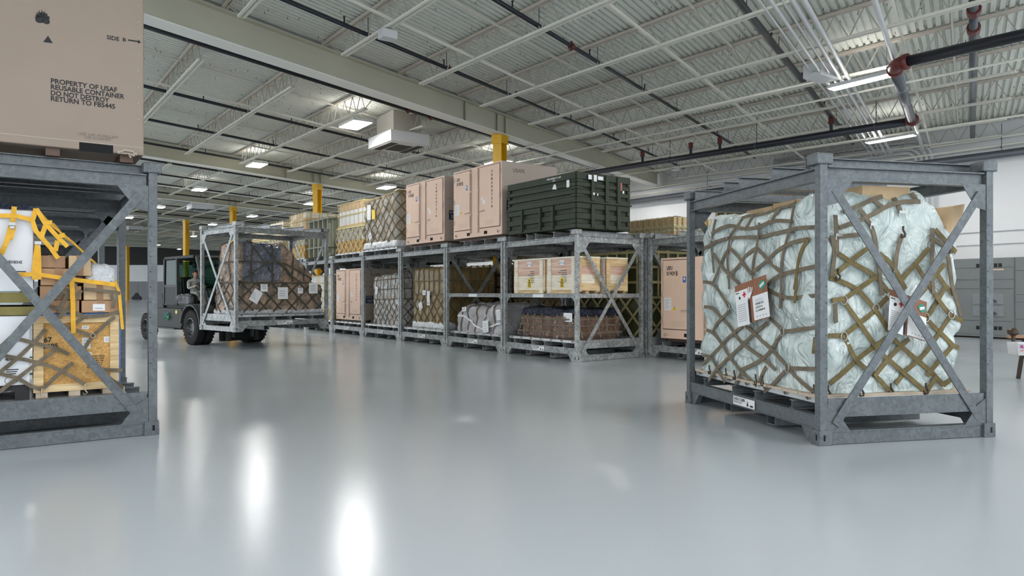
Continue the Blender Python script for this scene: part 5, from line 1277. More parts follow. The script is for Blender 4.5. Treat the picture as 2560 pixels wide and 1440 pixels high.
def placard(BL, BR, TL, face, label, code=True):
    axv = 1 if face == 'f' else 0; val = -0.0 if face == 'f' else 2.78
    bl, br, tl = [ray_local(fr, u, v, axv, val) for (u, v) in (BL, BR, TL)]
    xd = br-bl; ud = tl-bl; Wp = xd.length; Hp = ud.length; n = xd.cross(ud).normalized()
    t = Thing('placard', label, 'placard', fr, tuple(bl))
    P = lambda s, q, o=0.0: bl+xd*s+ud*q+n*o
    def pq(m, s0, q0, s1, q1, o, mt=0):
        a, b, c, d = P(s0, q0, o), P(s1, q0, o), P(s1, q1, o), P(s0, q1, o); e = n*0.002
        m.add([a, b, c, d, a+e, b+e, c+e, d+e], [(3, 2, 1, 0), (4, 5, 6, 7), (0, 1, 5, 4), (1, 2, 6, 5), (2, 3, 7, 6), (3, 0, 4, 7)], mt)
    m = MB(); pq(m, 0, 0, 1, 1, 0); t.part('board', m, BROWNB)
    m = MB(); pq(m, 0.0, -0.03, 0.40, 0.60, 0.004); o1 = t.part('left_paper', m, WHITE)
    m = MB(); pq(m, 0.0, 0.60, 0.42, 0.84, 0.006); o2 = t.part('upper_paper', m, WHITE)
    m = MB(); pq(m, 0.54, 0.02, 1.0, 0.60, 0.004); o3 = t.part('right_paper', m, WHITE)
    m = MB()
    for i in range(9): pq(m, 0.05, 0.08+i*0.05, 0.32, 0.095+i*0.05, 0.007)
    for i in range(4): pq(m, 0.62, 0.50-i*0.03, 0.85, 0.505-i*0.03, 0.007)
    for i in range(4): pq(m, 0.62+i*0.09, 0.08, 0.65+i*0.09, 0.11, 0.007)
    t.part('print', m, GREYL, sub=o1)
    m = MB(); pq(m, 0.25, 0.69, 0.36, 0.73, 0.009); pq(m, 0.285, 0.64, 0.325, 0.78, 0.009); t.part('red_cross', m, REDL, sub=o2)
    m = MB(); c = P(0.15, 0.66, 0.009); m.lathe(c, n, [(0, 0.018), (0.002, 0.018)], 14); pq(m, 0.03, 0.78, 0.14, 0.80, 0.009); t.part('round_mark', m, BLACK, sub=o2)
    m = MB(); X_ = xd.normalized(); U_ = ud.normalized()
    if code:
        text(m, '1FEE10', P(0.62, 0.37, 0.008), xd, ud, Wp*0.24, Hp*0.045); text(m, 'LCD14', P(0.62, 0.29, 0.008), xd, ud, Wp*0.2, Hp*0.045); text(m, 'L1/0004', P(0.62, 0.21, 0.008), xd, ud, Wp*0.27, Hp*0.045)
    else: text(m, 'LI', P(0.66, 0.55, 0.008), xd, ud, Wp*0.05, Hp*0.05)
    pq(m, 0.40, 0.0, 0.45, 0.55, 0.008)
    t.part('lettering', m, BLACK, sub=o3)
    m = MB()
    if face == 'f':
        for i in range(5):
            a = P(0.36+i*0.045, 0.72, 0.008); b = P(0.35+i*0.055, 0.86-0.02*abs(i-2), 0.008); m.beam(a, b, 0.014, 0.003, up=n)
        m.add([P(0.35, 0.72, 0.009), P(0.56, 0.72, 0.009), P(0.46, 0.56, 0.009)], [(0, 1, 2)])
    else: pq(m, 0.5, 0.0, 0.53, 0.9, 0.008)
    t.part('white_mark', m, WHITE)
    m = MB(); c = (0.87, 0.80); d = 0.13
    m.add([P(c[0]-d, c[1], 0.006), P(c[0], c[1]-d, 0.006), P(c[0]+d, c[1], 0.006), P(c[0], c[1]+d, 0.006)], [(0, 1, 2, 3)])
    a = P(0.80, 0.78, 0.009); b = P(0.93, 0.84, 0.009); m.beam(a, b, 0.02, 0.002, 1, up=n); m.beam(a-ud*0.04, b-ud*0.04, 0.008, 0.002, 1, up=n)
    t.part('green_diamond', m, [GREENL, WHITE])
placard((1846, 815), (1926, 793), (1837, 716), 'f', 'placard with red cross and green diamond on the left side of the pale load')
placard((2219, 822), (2312, 854), (2224, 722), 'r', 'placard with green diamond behind the brace, right side of the pale load', False)

# ================================================================== LEFT RACK LOAD
FLOAD = Frame((-6.966, 8.676, 0), -55.2)   # the pile keeps clear of the rack posts
fr = FLOAD
XF = 2.60
def yz(u, v, x=XF): p = ray_local(fr, u, v, 0, x); return p.y, p.z
pallet(fr, 0.1, 2.72, 0.12, 1.72, 0.382, 'aluminium pallet under the boxes in the left foreground rack')
def lbox(name, label, cat, x0, y0, z0, x1, y1, z1, mat, tape=None, group=None): return carton(fr, x0, y0, z0, x1, y1, z1, mat, label, group, name, tape, cat)
def tx_face(m, s, u, v, w, h, x, mt=0):
    y, z = yz(u, v, x); text(m, s, (x+0.001, y, z), (0, 1, 0), (0, 0, 1), w, h, mt)
def plast_pallet(y0, y1, label):
    t = Thing('plastic_pallet', label, 'pallet', fr, (1.4, y0, 0.445))
    m = MB(); m.box(1.4, y0, 0.54, XF, y1, 0.585); t.part('deck', m, BLACK)
    for a in (y0, (y0+y1)/2-0.06, y1-0.12):
        m = MB(); m.box(1.4, a, 0.445, XF, a+0.12, 0.54); t.part('foot', m, BLACK)
plast_pallet(0.15, 0.87, 'black plastic pallet under the lower white carton at the left')
t = lbox('carton', 'lower white carton marked 48X40X45 in the left rack', 'box', 1.4, 0.15, 0.59, XF, 0.87, 1.27, BOXW)
m = MB(); tx_face(m, '48X40X45', 13, 903, 0.12, 0.032, XF); 
for i in range(4): m.box(XF+0.0005, 0.68, 0.74-i*0.02, XF+0.0015, 0.78-0.01*i, 0.75-i*0.02)
m.tube([(XF+0.001, 0.72+0.05*math.cos(k*PI/8), 0.64+0.04*math.sin(k*PI/8)) for k in range(17)], 0.002, 4, caps=False)
t.part('lettering', m, BLACK)
t = Thing('osb_crate', 'orange strand-board crate with lumber frame in the left rack', 'crate', fr, (1.45, 0.9, 0.5))
m = MB(); m.box(1.45, 0.91, 0.54, XF-0.03, 1.64, 1.26); t.part('board_panel', m, OSB)
for (y0, z0, y1, z1) in ((0.90, 0.54, 0.985, 1.19), (1.565, 0.54, 1.65, 1.19), (0.90, 1.19, 1.65, 1.27), (0.90, 0.50, 1.65, 0.575)):
    m = MB(); m.box(XF-0.03, y0, z0, XF, y1, z1); t.part('frame_board', m, PINE, bev=0.003)
m = MB(); m.box(1.45, 0.9, 1.27, XF+0.01, 1.66, 1.285); m.box(1.45, 1.65, 0.5, XF+0.005, 1.662, 1.28); t.part('blue_sheet', m, BLUE)
m = MB()
for y in (0.92, 1.2, 1.5): m.box(1.5, y, 0.445, XF-0.01, y+0.1, 0.50)
t.part('skid', m, PALW)
m = MB()
for (u, v, w, h) in ((205, 823, 0.06, 0.035), (205, 872, 0.075, 0.115), (212, 888, 0.06, 0.03), (260, 856, 0.09, 0.06)):
    y, z = yz(u, v, XF-0.028); quad(m, (XF-0.029, y, z), (0, 1, 0), (0, 0, 1), w, h)
    for i in range(3): quad(m, (XF-0.027, y+0.01, z+h*(0.2+0.25*i)), (0, 1, 0), (0, 0, 1), w*0.7, 0.006, 1)
t.part('paper_labels', m, [WHITE, GREYL])
m = MB(); tx_face(m, '567', 100, 857, 0.10, 0.055, XF-0.0285); tx_face(m, '5695', 107, 872, 0.13, 0.05, XF-0.0285)
for i in range(6): tx_face(m, 'KEEP DRY AREA'[:13-i], 218, 893+i*5.5, 0.16-i*0.006, 0.014, XF-0.0285)
t.part('stencil', m, BLACK)
# olive boards, cartons, upper white box
m = MB(); m.box(1.3, 0.2, 1.275, XF+0.02, 0.93, 1.36); m.box(1.3, 0.2, 1.40, XF, 0.9, 1.50)
solo('olive_boards', 'olive wooden boards between the two white cartons at the left', 'boards', fr, (1.3, 0.2, 1.275), m, OLIVEW, bev=0.004)
cl = [(0.955, 1.29, 1.29, 1.42, CARD, 'brown carton on the crate, lower left of the carton pile'), (1.31, 1.29, 1.655, 1.415, CARD, 'brown carton on the crate with a white label, lower right of the pile'),
      (0.955, 1.425, 1.31, 1.565, CARD, 'brown carton in the middle left of the pile'), (1.33, 1.42, 1.62, 1.60, CARDL, 'wide brown carton in the middle right of the pile'),
      (0.96, 1.57, 1.26, 1.74, CARD, 'brown carton behind the strap crossing, upper left of the pile'), (0.93, 1.745, 1.17, 1.87, CARDD, 'darker brown carton high in the pile beside the white carton'), (1.20, 1.67, 1.395, 1.875, CARDL, 'small topmost brown carton of the pile')]
for i, (y0, z0, y1, z1, mt, lab) in enumerate(cl):
    t = lbox('carton', lab, 'box', 1.5+0.05*(i % 3), y0, z0, XF-0.01*(i % 4), y1, z1, mt, tape=CARDD, group=None)
    if i == 1: m = MB(); quad(m, (XF-0.008, 1.41, 1.31), (0, 1, 0), (0, 0, 1), 0.11, 0.07); quad(m, (XF-0.006, 1.43, 1.33), (0, 1, 0), (0, 0, 1), 0.07, 0.01, 1); t.part('paper_label', m, [WHITE, GREYL])
m = MB(); m.box(1.5, 1.20, 1.60, 2.45, 1.33, 1.665); solo('carton', 'small dark carton under the topmost carton of the pile', 'box', fr, (1.5, 1.2, 1.6), m, CARDD)
m = MB(); m.box(1.6, 0.92, 1.875, 2.5, 1.16, 1.96); m.box(1.7, 0.95, 1.96, 2.4, 1.02, 1.975); solo('equipment_case', 'black equipment case lying on the cartons beside the upper white carton', 'case', fr, (1.6, 0.92, 1.875), m, BLACK, bev=0.01)
lb = Lump(2.1, 1.36, 1.60, 2.56, 1.62, 1.80, r=0.08, amp=0.03, cell=0.12, seed=3, amp2=0.02); solo('plastic_bag', 'white crumpled plastic bag on the carton pile', 'bag', fr, (2.1, 1.36, 1.6), lb.mb(0.03), SKIRT, smooth=True)
t = lbox('carton', 'upper white carton marked 48X40X45 with a navy lid in the left rack', 'box', 1.2, 0.1, 1.51, XF, 0.90, 2.315, BOXW)
m = MB(); tx_face(m, '48X40X45', 18, 659, 0.12, 0.032, XF)
for i in range(4): m.box(XF+0.0005, 0.72, 1.70-i*0.02, XF+0.0015, 0.84-0.012*i, 1.71-i*0.02)
t.part('lettering', m, BLACK)
m = MB(); m.box(1.18, 0.08, 2.31, XF+0.015, 0.915, 2.36); t.part('lid', m, NAVY)
m = MB()
for i in range(8): m.box(1.3+i*0.16, 0.90, 1.55, 1.32+i*0.16, 0.91, 2.28)
t.part('side_ribs', m, TANG)
# nets: points measured on the photograph, laid on the front plane of the pile
def lstrap(m, pts, oy, w=0.035, x=XF+0.03, xs=None):
    q = []
    for i, (a, b) in enumerate(pts):
        xx = xs[i] if xs else x
        p = ray_local(fr, a/3.79, oy+b/3.79, 0, xx); q.append(Vector((xx, p.y, p.z)))
    ps = []
    for i in range(len(q)-1):
        for k in range(4):
            r = q[i].lerp(q[i+1], k/4); r.x += 0.012*math.sin(r.y*21+r.z*13); ps.append(r)
    ps.append(q[-1]); m.ribbon(ps, [Vector((1, 0.1, 0.1))]*len(ps), w, 0.006)
YS = [[(-60, 215), (0, 225), (140, 225), (300, 265)], [(135, 140), (128, 230), (115, 310)], [(105, 320), (60, 480), (0, 610), (-40, 700)], [(130, 320), (110, 400), (95, 450)],
      [(340, 155), (320, 230), (305, 270), (340, 370), (390, 430), (480, 530), (550, 630)], [(345, 160), (430, 300), (540, 420), (640, 520)], [(430, 292), (495, 288)], [(430, 320), (400, 400), (390, 440)], [(540, 430), (615, 405)], [(545, 460), (525, 560)],
      [(360, 480), (350, 520), (320, 760), (330, 830)], [(360, 520), (368, 680), (370, 830)], [(120, 785), (330, 780), (420, 790), (620, 820), (860, 850), (1090, 880)], [(650, 770), (680, 860), (690, 1050), (695, 1340)]]
t = Thing('cargo_net', 'bright yellow strap net over the upper boxes in the left rack', 'net', fr, (XF, 0.5, 1.3))
m = MB()
for p in YS: lstrap(m, p, 480, 0.042, XF+0.05)
lstrap(m, [(345, 155), (480, 310), (680, 470), (830, 610), (1000, 760), (1110, 850)], 480, 0.02, XF-0.15)
lstrap(m, [(500, 300), (600, 420), (690, 480)], 480, 0.025, XF-0.3)
lstrap(m, [(1090, 850), (1130, 950), (1140, 1100), (1160, 1300)], 480, 0.03, XF+0.02)
t.part('straps', m, STRAPY)
for (u, v, oy) in ((115, 300, 480), (360, 480, 480), (650, 770, 480),):
    y, z = yz(u/3.79, oy+v/3.79, XF+0.06); m = MB()
    m.box(XF+0.055, y-0.028, z-0.02, XF+0.075, y+0.028, z+0.015); m.box(XF+0.055, y-0.02, z-0.05, XF+0.065, y+0.02, z-0.02); t.part('buckle', m, STEELB, bev=0.003)
GS2 = [[(1140, 960), (960, 935), (800, 920)], [(640, 920), (560, 980), (430, 1050)], [(770, 930), (640, 1110), (560, 1190)], [(430, 1070), (700, 1140), (830, 1190)], [(1050, 970), (1075, 1040), (1070, 1100)], [(830, 1180), (1000, 1170), (1140, 1130)], [(500, 890), (640, 960), (700, 900)], [(640, 960), (560, 1150)]]
GS3 = [[(1090, 120), (990, 200), (880, 300), (780, 450)], [(550, 190), (720, 250), (870, 300)], [(120, 320), (330, 370), (560, 430), (650, 480)], [(-30, 475), (250, 530), (480, 590), (600, 640), (800, 760)], [(-30, 655), (160, 700), (280, 770), (390, 810)],
       [(430, 240), (320, 370), (180, 500), (0, 650)], [(520, 440), (370, 550), (170, 700), (-20, 840)], [(690, 560), (580, 640), (410, 800)], [(830, 570), (930, 620), (1160, 630)], [(960, 640), (1060, 720), (1180, 800)], [(820, 100), (760, 150), (700, 190)], [(-10, 420), (120, 300), (240, 160)], [(620, 80), (560, 120), (490, 150)]]
t = Thing('cargo_net', 'grey-brown strap net over the lower boxes in the left rack', 'net', fr, (XF, 0.3, 0.5))
m = MB()
for p in GS2: lstrap(m, p, 480, 0.036, XF+0.03)
for p in GS3: lstrap(m, p, 760, 0.036, XF+0.03)
t.part('straps', m, STRAPG)
for (u, v) in ((395, 820), (805, 775), (1175, 800)):
    y, z = yz(u/3.79, 760+v/3.79, XF+0.04); m = MB(); m.tube([(XF+0.04, y, z+0.02), (XF+0.045, y, z-0.04), (XF+0.05, y+0.02, z-0.07), (XF+0.05, y, z-0.09), (XF+0.05, y-0.02, z-0.07)], 0.007, 6); t.part('hook', m, HOOK)
y, z = yz(880/3.79, 760+300/3.79, XF+0.05); m = MB(); m.tube([(XF+0.05, y+0.022*math.cos(k*PI/6), z+0.022*math.sin(k*PI/6)) for k in range(13)], 0.005, 6, caps=False); t.part('ring', m, HOOK)

# racks behind in the left row: simple netted boxes deep inside
for i in (1, 2):
    f_ = left(i); pallet(f_, 0.1, 2.72, 0.12, 1.72, 0.382, 'aluminium pallet in the '+('second' if i == 1 else 'third')+' rack of the left row')

# tan container on the left rack
fr = FLOAD; XC = 2.72; YR = 1.865; ZB = 2.94
t = Thing('equipment_container', 'large tan container on top of the left foreground rack, stencilled property text', 'container', fr, (0.2, -0.6, ZB))
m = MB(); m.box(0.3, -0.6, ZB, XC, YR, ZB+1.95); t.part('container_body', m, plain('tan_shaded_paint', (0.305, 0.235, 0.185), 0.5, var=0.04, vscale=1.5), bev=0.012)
m = MB(); m.box(0.35, -0.5, 2.862, XC-0.05, -0.3, ZB)
for b in (0.3, 1.0, 1.65): m.box(0.35, b, 2.862, XC-0.05, b+0.12, ZB)
t.part('bearers', m, TAND)
def cyz(u, v, o=0.0): p = ray_local(fr, u, v, 0, XC+o); return Vector((XC+o, p.y, p.z))
def ctext(m, s, a, b, hpx):
    p = cyz(*a, 0.0015); q = cyz(*b, 0.0015); r = cyz(a[0], a[1]-hpx, 0.0015)
    text(m, s, p, (0, 1, 0), (0, 0, 1), q.y-p.y, r.z-p.z)
m = MB()
ctext(m, 'PROPERTY OF USAF', (127, 208), (293, 231), 13); ctext(m, 'REUSABLE CONTAINER', (127, 223), (311, 249), 13); ctext(m, 'DO NOT DESTROY', (127, 238), (273, 258), 13); ctext(m, 'RETURN TO FB5445', (127, 252), (288, 275), 13)
ctext(m, 'SIDE', (267, 98), (298, 102), 11); ctext(m, 'B', (307, 103), (315, 104), 9)
a = cyz(320, 100, 0.002); b = cyz(345, 104, 0.002); m.beam(a, b, 0.014, 0.002, up=(1, 0, 0)); b2 = cyz(353, 106, 0.002); zz = Vector((0, 0, 1))
m.add([b+zz*0.022, b-zz*0.022, b2], [(0, 1, 2)])
m.add([cyz(108, 105, 0.002), cyz(132, 108, 0.002), cyz(120, 89, 0.002)], [(0, 1, 2)])
# paw print: pad, toes, claws
def disc(c, rx, rz, tilt=0, n=16):
    m.add([c+Vector((0, rx*math.cos(k*2*PI/n)*math.cos(tilt)-rz*math.sin(k*2*PI/n)*math.sin(tilt), rx*math.cos(k*2*PI/n)*math.sin(tilt)+rz*math.sin(k*2*PI/n)*math.cos(tilt))) for k in range(n)], [tuple(range(n))])
disc(cyz(106, 49, 0.002), 0.062, 0.03, -0.1); disc(cyz(99, 50.5, 0.0022), 0.035, 0.027, 0.3); disc(cyz(115, 53, 0.0022), 0.032, 0.028, -0.5)
for (u, v, w_, tl) in ((94, 41, 0.016, 0.4), (99.5, 37, 0.018, 0.2), (106, 36, 0.019, 0), (113, 39, 0.018, -0.2), (119, 45, 0.016, -0.5)):
    disc(cyz(u, v, 0.002), w_, w_*1.35, tl); a = cyz(u-1, v-6, 0.002); b = cyz(u-2, v-11, 0.002); m.beam(a, b, 0.007, 0.001, up=(1, 0, 0))
t.part('lettering', m, BLACK)
m = MB(); ctext(m, 'USE 10K FORKLIFT', (195, 337), (296, 349), 7); ctext(m, 'OR LOADER', (211, 346), (279, 356), 7); t.part('faded_stencil', m, FADED)
m = MB(); a = cyz(198, 377, 0.001); b = cyz(283, 384, 0.001); c = cyz(198, 355, 0.001); m.box(XC-0.001, a.y, a.z, XC+0.001, b.y, c.z); t.part('fork_opening', m, HOLE)
m = MB(); a = cyz(0, 328, 0.001); b = cyz(358, 370, 0.001); m.beam((XC, -0.59, b.z-0.0), (XC, YR-0.005, b.z), 0.004, 0.006); t.part('panel_seam', m, TANG)
m = MB()
for i in range(10): c = cyz(342, 12+i*36, 0.0); m.lathe((XC, YR-0.05, 3.15+i*0.17), (1, 0, 0), [(0, 0.006), (0.004, 0.006)], 8)
t.part('rivets', m, TANG)
c = cyz(318, 383, 0.0); m = MB(); m.box(XC, c.y-0.09, c.z-0.015, XC+0.02, c.y+0.09, c.z+0.015)
m.tube([(XC+0.02, c.y-0.07, c.z), (XC+0.05, c.y-0.03, c.z+0.02), (XC+0.05, c.y+0.05, c.z+0.015), (XC+0.05, c.y+0.06, c.z-0.03), (XC+0.05, c.y-0.0, c.z-0.015), (XC+0.05, c.y+0.03, c.z-0.05)], 0.012, 8); t.part('tie_down', m, TANG)

# ================================================================== FORKLIFT RACK LOAD
fr = F_FORK
pallet(fr, 0.08, 2.70, 0.1, 1.9, 0.382, 'aluminium pallet in the lifted rack')
def ftop(u, v): return 1.0-0.10*max(0, u-0.86)/0.14
LB = Lump(0.1, 0.15, 0.445, 2.62, 1.3, 1.32, r=0.06, amp=0.05, cell=0.42, seed=14, amp2=0.03, top=ftop)
solo('wrapped_load', 'brown cartons in film forming the lower half of the load on the forklift', 'wrapped load', fr, (0.1, 0.15, 0.445), LB.mb(0.06), GRFILM, smooth=True)
def utop(u, v):
    if u > 0.58: return 1.0-0.75*(u-0.58)/0.42
    return 0.97+0.03*math.sin(u*10)
UB = Lump(0.18, 0.2, 1.25, 2.36, 1.22, 2.36, r=0.09, amp=0.06, cell=0.5, seed=17, amp2=0.03, top=utop)
ub = UB.mb(0.06); ub.m = [1 if ub.v[f[0]][0] > 1.35 or ub.v[f[0]][0] < 0.3 else 0 for f in ub.f]
solo('wrapped_load', 'blue-grey film-wrapped upper half of the load on the forklift, sloping at the right', 'wrapped load', fr, (0.18, 0.2, 1.3), ub, [BGFILM, GRFILM], smooth=True)
SK = Lump(0.07, 0.12, 0.442, 2.65, 1.33, 0.56, r=0.03, amp=0.05, cell=0.2, seed=4); solo('film_skirt', 'silvery film skirt at the foot of the load on the forklift', 'film', fr, (0.07, 0.12, 0.442), SK.mb(0.06), crinkle('silver_film', (0.55, 0.55, 0.57), 0.15, scale=9, strength=0.8), smooth=True)
m = MB(); net(LB, m, 0.045, 0.47, 1.3, 1.28, 0.42, left=True)
for tt in (0.35, 0.95, 1.55, 1.9): UB.line(m, 0.04, (tt, 1.3), (tt+0.02, 2.7), off=0.015)
for tt in (-0.4, -1.0): UB.line(m, 0.04, (tt, 1.3), (tt, 2.6), off=0.015)
UB.line(m, 0.04, (-1.0, 1.85), (3.1, 1.85), off=0.02)
for (a, b) in (((0.35, 2.3), (1.0, 1.5)), ((0.7, 2.3), (1.6, 1.4)), ((0.2, 1.4), (0.9, 1.95)), ((1.1, 1.9), (1.8, 1.35))): UB.line(m, 0.04, a, b, off=0.02)
solo('cargo_net', 'dark net over the film-wrapped load carried by the forklift', 'net', fr, (0.1, 0.15, 0.47), m, STRAPD)
for (a, z, w, h, sk, l) in ((0.42, 0.85, 0.26, 0.34, -0.6, 'tilted white shipping tag on the left of the load carried by the forklift'), (0.75, 1.05, 0.2, 0.2, 0, 'small square label in the middle of the forklift load'), (1.25, 0.85, 0.3, 0.32, 0, 'pale square label right of the middle of the forklift load'), (2.2, 1.0, 0.28, 0.3, 0, 'pale label near the right end of the forklift load'), (1.85, 1.0, 0.16, 0.16, 0, 'small blue-printed label on the forklift load')):
    m = MB(); quad(m, (a, 0.085, z), (1, 0, sk), (-sk, 0, 1), w, h)
    for i in range(3): quad(m, (a+0.04*(1+0.5*abs(sk)), 0.082, z+0.08+i*h*0.2-0.02*abs(sk)), (1, 0, sk), (-sk, 0, 1), w*0.55, 0.02, 1)
    solo('paper_tag', l, 'label', fr, (a, 0.085, z), m, [WHITE, GREYL])

# ================================================================== FORKLIFT
FK = Frame((-8.46, 21.07, 0), -42.35)
t = Thing('forklift', 'dark grey-green forklift carrying a loaded steel rack', 'forklift', FK, (0, 0, 0))
def wheel(x, y, r, w, out, dual=False):
    for k in range(2 if dual else 1):
        yy = y-out*k*(w+0.03)
        m = MB(); h = w/2
        m.lathe((x, yy, r), (0, out, 0), [(-h, r*0.55), (-h, r*0.80), (-h*0.9, r*0.93), (-h*0.6, r), (h*0.6, r), (h*0.9, r*0.93), (h, r*0.80), (h, r*0.55), (h*0.7, r*0.53)], 36, caps=False)
        n = 26
        for i in range(n):
            a = 2*PI*i/n
            for s_ in (-1, 1):
                aa = a+(0 if s_ > 0 else PI/n); c = Vector((x+math.sin(aa)*(r-0.012), yy+s_*h*0.5, r+math.cos(aa)*(r-0.012))); d = Vector((math.cos(aa), 0, -math.sin(aa)))
                up = Vector((math.sin(aa), 0, math.cos(aa))); m.beam(c-Vector((0, h*0.42, 0)), c+Vector((0, h*0.42, 0)), 0.05, 0.035, up=up)
        o = t.part('tyre', m, RUB)
        if k == 0:
            m = MB(); m.lathe((x, yy, r), (0, out, 0), [(-h*0.6, r*0.54), (h*0.95, r*0.54), (h*1.0, r*0.50), (h*0.3, r*0.44), (h*0.1, r*0.30), (h*0.35, r*0.26), (h*0.35, 0.02)], 28)
            for i in range(8): a = 2*PI*i/8; m.lathe((x+math.cos(a)*r*0.35, yy+out*h*0.2, r+math.sin(a)*r*0.35), (0, out, 0), [(0, 0.018), (0.03, 0.018)], 6)
            t.part('wheel_rim', m, HUBM, sub=o, smooth=False)
for out in (-1, 1):
    wheel(0, out*0.94, 0.50, 0.24, out, True); wheel(-3.0, out*0.80, 0.42, 0.26, out)
def yprism(poly, y0, y1, m, mt=0): m.prism([(x, y0, z) for x, z in poly], (0, y1-y0, 0), mt)
m = MB()
yprism([(-3.55, 0.45), (-3.6, 1.2), (-3.3, 1.45), (-2.55, 1.45), (-2.45, 0.9), (-3.0, 0.93), (-3.35, 0.8), (-3.48, 0.45)], -0.62, 0.62, m); t.part('counterweight', m, FLT, bev=0.03)
m = MB(); yprism([(-2.6, 0.35), (-2.5, 1.12), (-0.5, 1.12), (0.0, 1.15), (0.50, 1.05), (0.50, 0.35)], -0.55, 0.55, m); t.part('chassis', m, FLT, bev=0.02)
for s_ in (-1, 1):
    m = MB(); ya, yb = (-0.98, -0.54) if s_ < 0 else (0.54, 0.98)
    yprism([(-2.45, 0.42), (-2.45, 1.02), (-0.62, 1.02), (-0.60, 0.55), (-0.68, 0.42)], ya+0.0, yb, m); t.part('side_tank', m, FLT, bev=0.03)
    m = MB(); arc = []
    for i in range(9): a = PI*(0.02+0.93*i/8); arc.append((0.62*math.cos(a), 0.50+0.62*math.sin(a)))
    arc2 = [(x*1.09, 0.5+(z-0.5)*1.07) for x, z in reversed(arc)]
    for i in range(8):
        yprism([arc[i], arc[i+1], (arc[i+1][0]*1.08, 0.5+(arc[i+1][1]-0.5)*1.07), (arc[i][0]*1.08, 0.5+(arc[i][1]-0.5)*1.07)], -1.08 if s_ < 0 else 0.54, -0.54 if s_ < 0 else 1.08, m)
    t.part('fender', m, FLTL)
    m = MB(); ys = -1.04 if s_ < 0 else 0.80; m.box(-2.0, ys, 0.40, -0.95, ys+0.24, 0.44); t.part('step', m, FLTL)
# cab: floor, posts, roof, windows
m = MB(); m.box(-2.45, -0.62, 1.10, 0.05, 0.62, 1.16); t.part('cab_floor', m, BLACK)
m = MB(); m.box(-2.4, -0.64, 2.52, -0.62, 0.64, 2.62); yprism([(-0.62, 2.62), (-0.42, 2.54), (-0.46, 2.48), (-0.62, 2.52)], -0.6, 0.6, m); t.part('cab_roof', m, FLT, bev=0.03)
for s_ in (-1, 1):
    y = s_*0.61
    for (a, b, lab) in (((-0.48, 2.56), (0.10, 1.1), 'front_post'), ((-1.62, 2.55), (-1.60, 1.1), 'middle_post'), ((-2.38, 2.55), (-2.42, 1.15), 'rear_post')):
        m = MB(); m.beam((a[0], y, a[1]), (b[0], y, b[1]), 0.07, 0.08, up=(0, 1, 0)); t.part(lab, m, FLTL, bev=0.008)
    m = MB(); m.box(-2.40, y-0.03, 1.66, -1.60, y+0.03, 1.74); t.part('window_rail', m, FLTL)
    m = MB(); m.box(-2.38, y-0.008, 1.74, -1.64, y+0.008, 2.50); t.part('side_window', m, GLASS)
    m = MB(); yprism([(-2.4, 1.12), (-2.4, 1.66), (-1.6, 1.66), (-1.62, 1.2), (-1.75, 1.12)], y-0.02, y+0.02, m); t.part('lower_panel', m, FLT)
m = MB(); m.box(-2.42, -0.58, 1.5, -2.40, 0.58, 2.5); t.part('rear_window', m, GLASS)
m = MB(); m.box(-2.43, -0.58, 1.12, -2.39, 0.58, 1.5); t.part('rear_panel', m, FLT)
m = MB(); m.prism([(-0.42, -0.56, 2.50), (-0.42, 0.56, 2.50), (0.02, 0.56, 1.35), (0.02, -0.56, 1.35)], (0.01, 0, 0.005)); t.part('windscreen', m, GLASS)
m = MB(); m.box(-0.35, -0.5, 1.15, 0.05, 0.5, 1.55); t.part('dashboard', m, BLACK, bev=0.03)
m = MB(); m.tube([(-0.6, -0.15, 1.4), (-1.05, -0.15, 1.70)], 0.03, 8); m.tube([(-1.05+0.09*math.cos(k*PI/8), -0.15+0.18*math.sin(k*PI/8), 1.70+0.12*math.cos(k*PI/8)) for k in range(17)], 0.014, 8, caps=False); t.part('steering_wheel', m, BLACK, smooth=True)
m = MB(); m.box(-1.72, -0.42, 1.16, -1.20, 0.12, 1.36); t.part('seat_base', m, SEATM, bev=0.04)
m = MB(); m.prism([(-1.66, -0.40, 1.36), (-1.66, 0.10, 1.36), (-1.76, 0.10, 1.98), (-1.76, -0.40, 1.98)], (-0.12, 0, 0)); t.part('seat_back', m, SEATM, bev=0.04)
lm = Lump(-1.75, -0.60, 1.14, -0.8, -0.38, 1.46, r=0.12, amp=0.03, cell=0.4, seed=6, amp2=0.03); t.part('side_cushion', lm.mb(0.05), SEATM, smooth=True)
m = MB(); m.lathe((-2.1, 0.2, 2.36), (0, -1, 0), [(0, 0.09), (0.03, 0.1), (0.06, 0.09)], 16); t.part('cab_fan', m, BLACK)
# mast, carriage, forks, hoses
for s_ in (-1, 1):
    m = MB(); y = s_*0.42+0.18
    m.box(0.55, y-0.05, 0.10, 0.70, y+0.05, 2.55); m.box(0.70, y-0.05, 0.10, 0.715, y+0.05, 2.55); t.part('mast_rail', m, FLTL, bev=0.006)
    m = MB(); y = s_*0.30+0.18; m.box(0.58, y-0.04, 0.2, 0.69, y+0.04, 2.62); t.part('inner_rail', m, GALVD)
    m = MB(); m.tube([(0.50, y, 0.2), (0.50, y, 2.1)], 0.045, 10); t.part('lift_cylinder', m, HUBM, smooth=True)
for z in (0.14, 1.1, 2.42): m = MB(); m.box(0.5, -0.28, z, 0.6, 0.64, z+0.14); t.part('mast_crossbar', m, FLT)
m = MB(); m.box(0.72, -0.55, 0.60, 0.79, 0.95, 0.72); m.box(0.72, -0.55, 1.02, 0.79, 0.95, 1.12)
for y in (-0.5, 0.2, 0.9): m.box(0.72, y-0.04, 0.6, 0.78, y+0.04, 1.12)
t.part('carriage', m, FLT)
m = MB()
for y in (-0.45, -0.15, 0.2, 0.55, 0.85): m.box(0.73, y-0.012, 1.12, 0.77, y+0.012, 1.7)
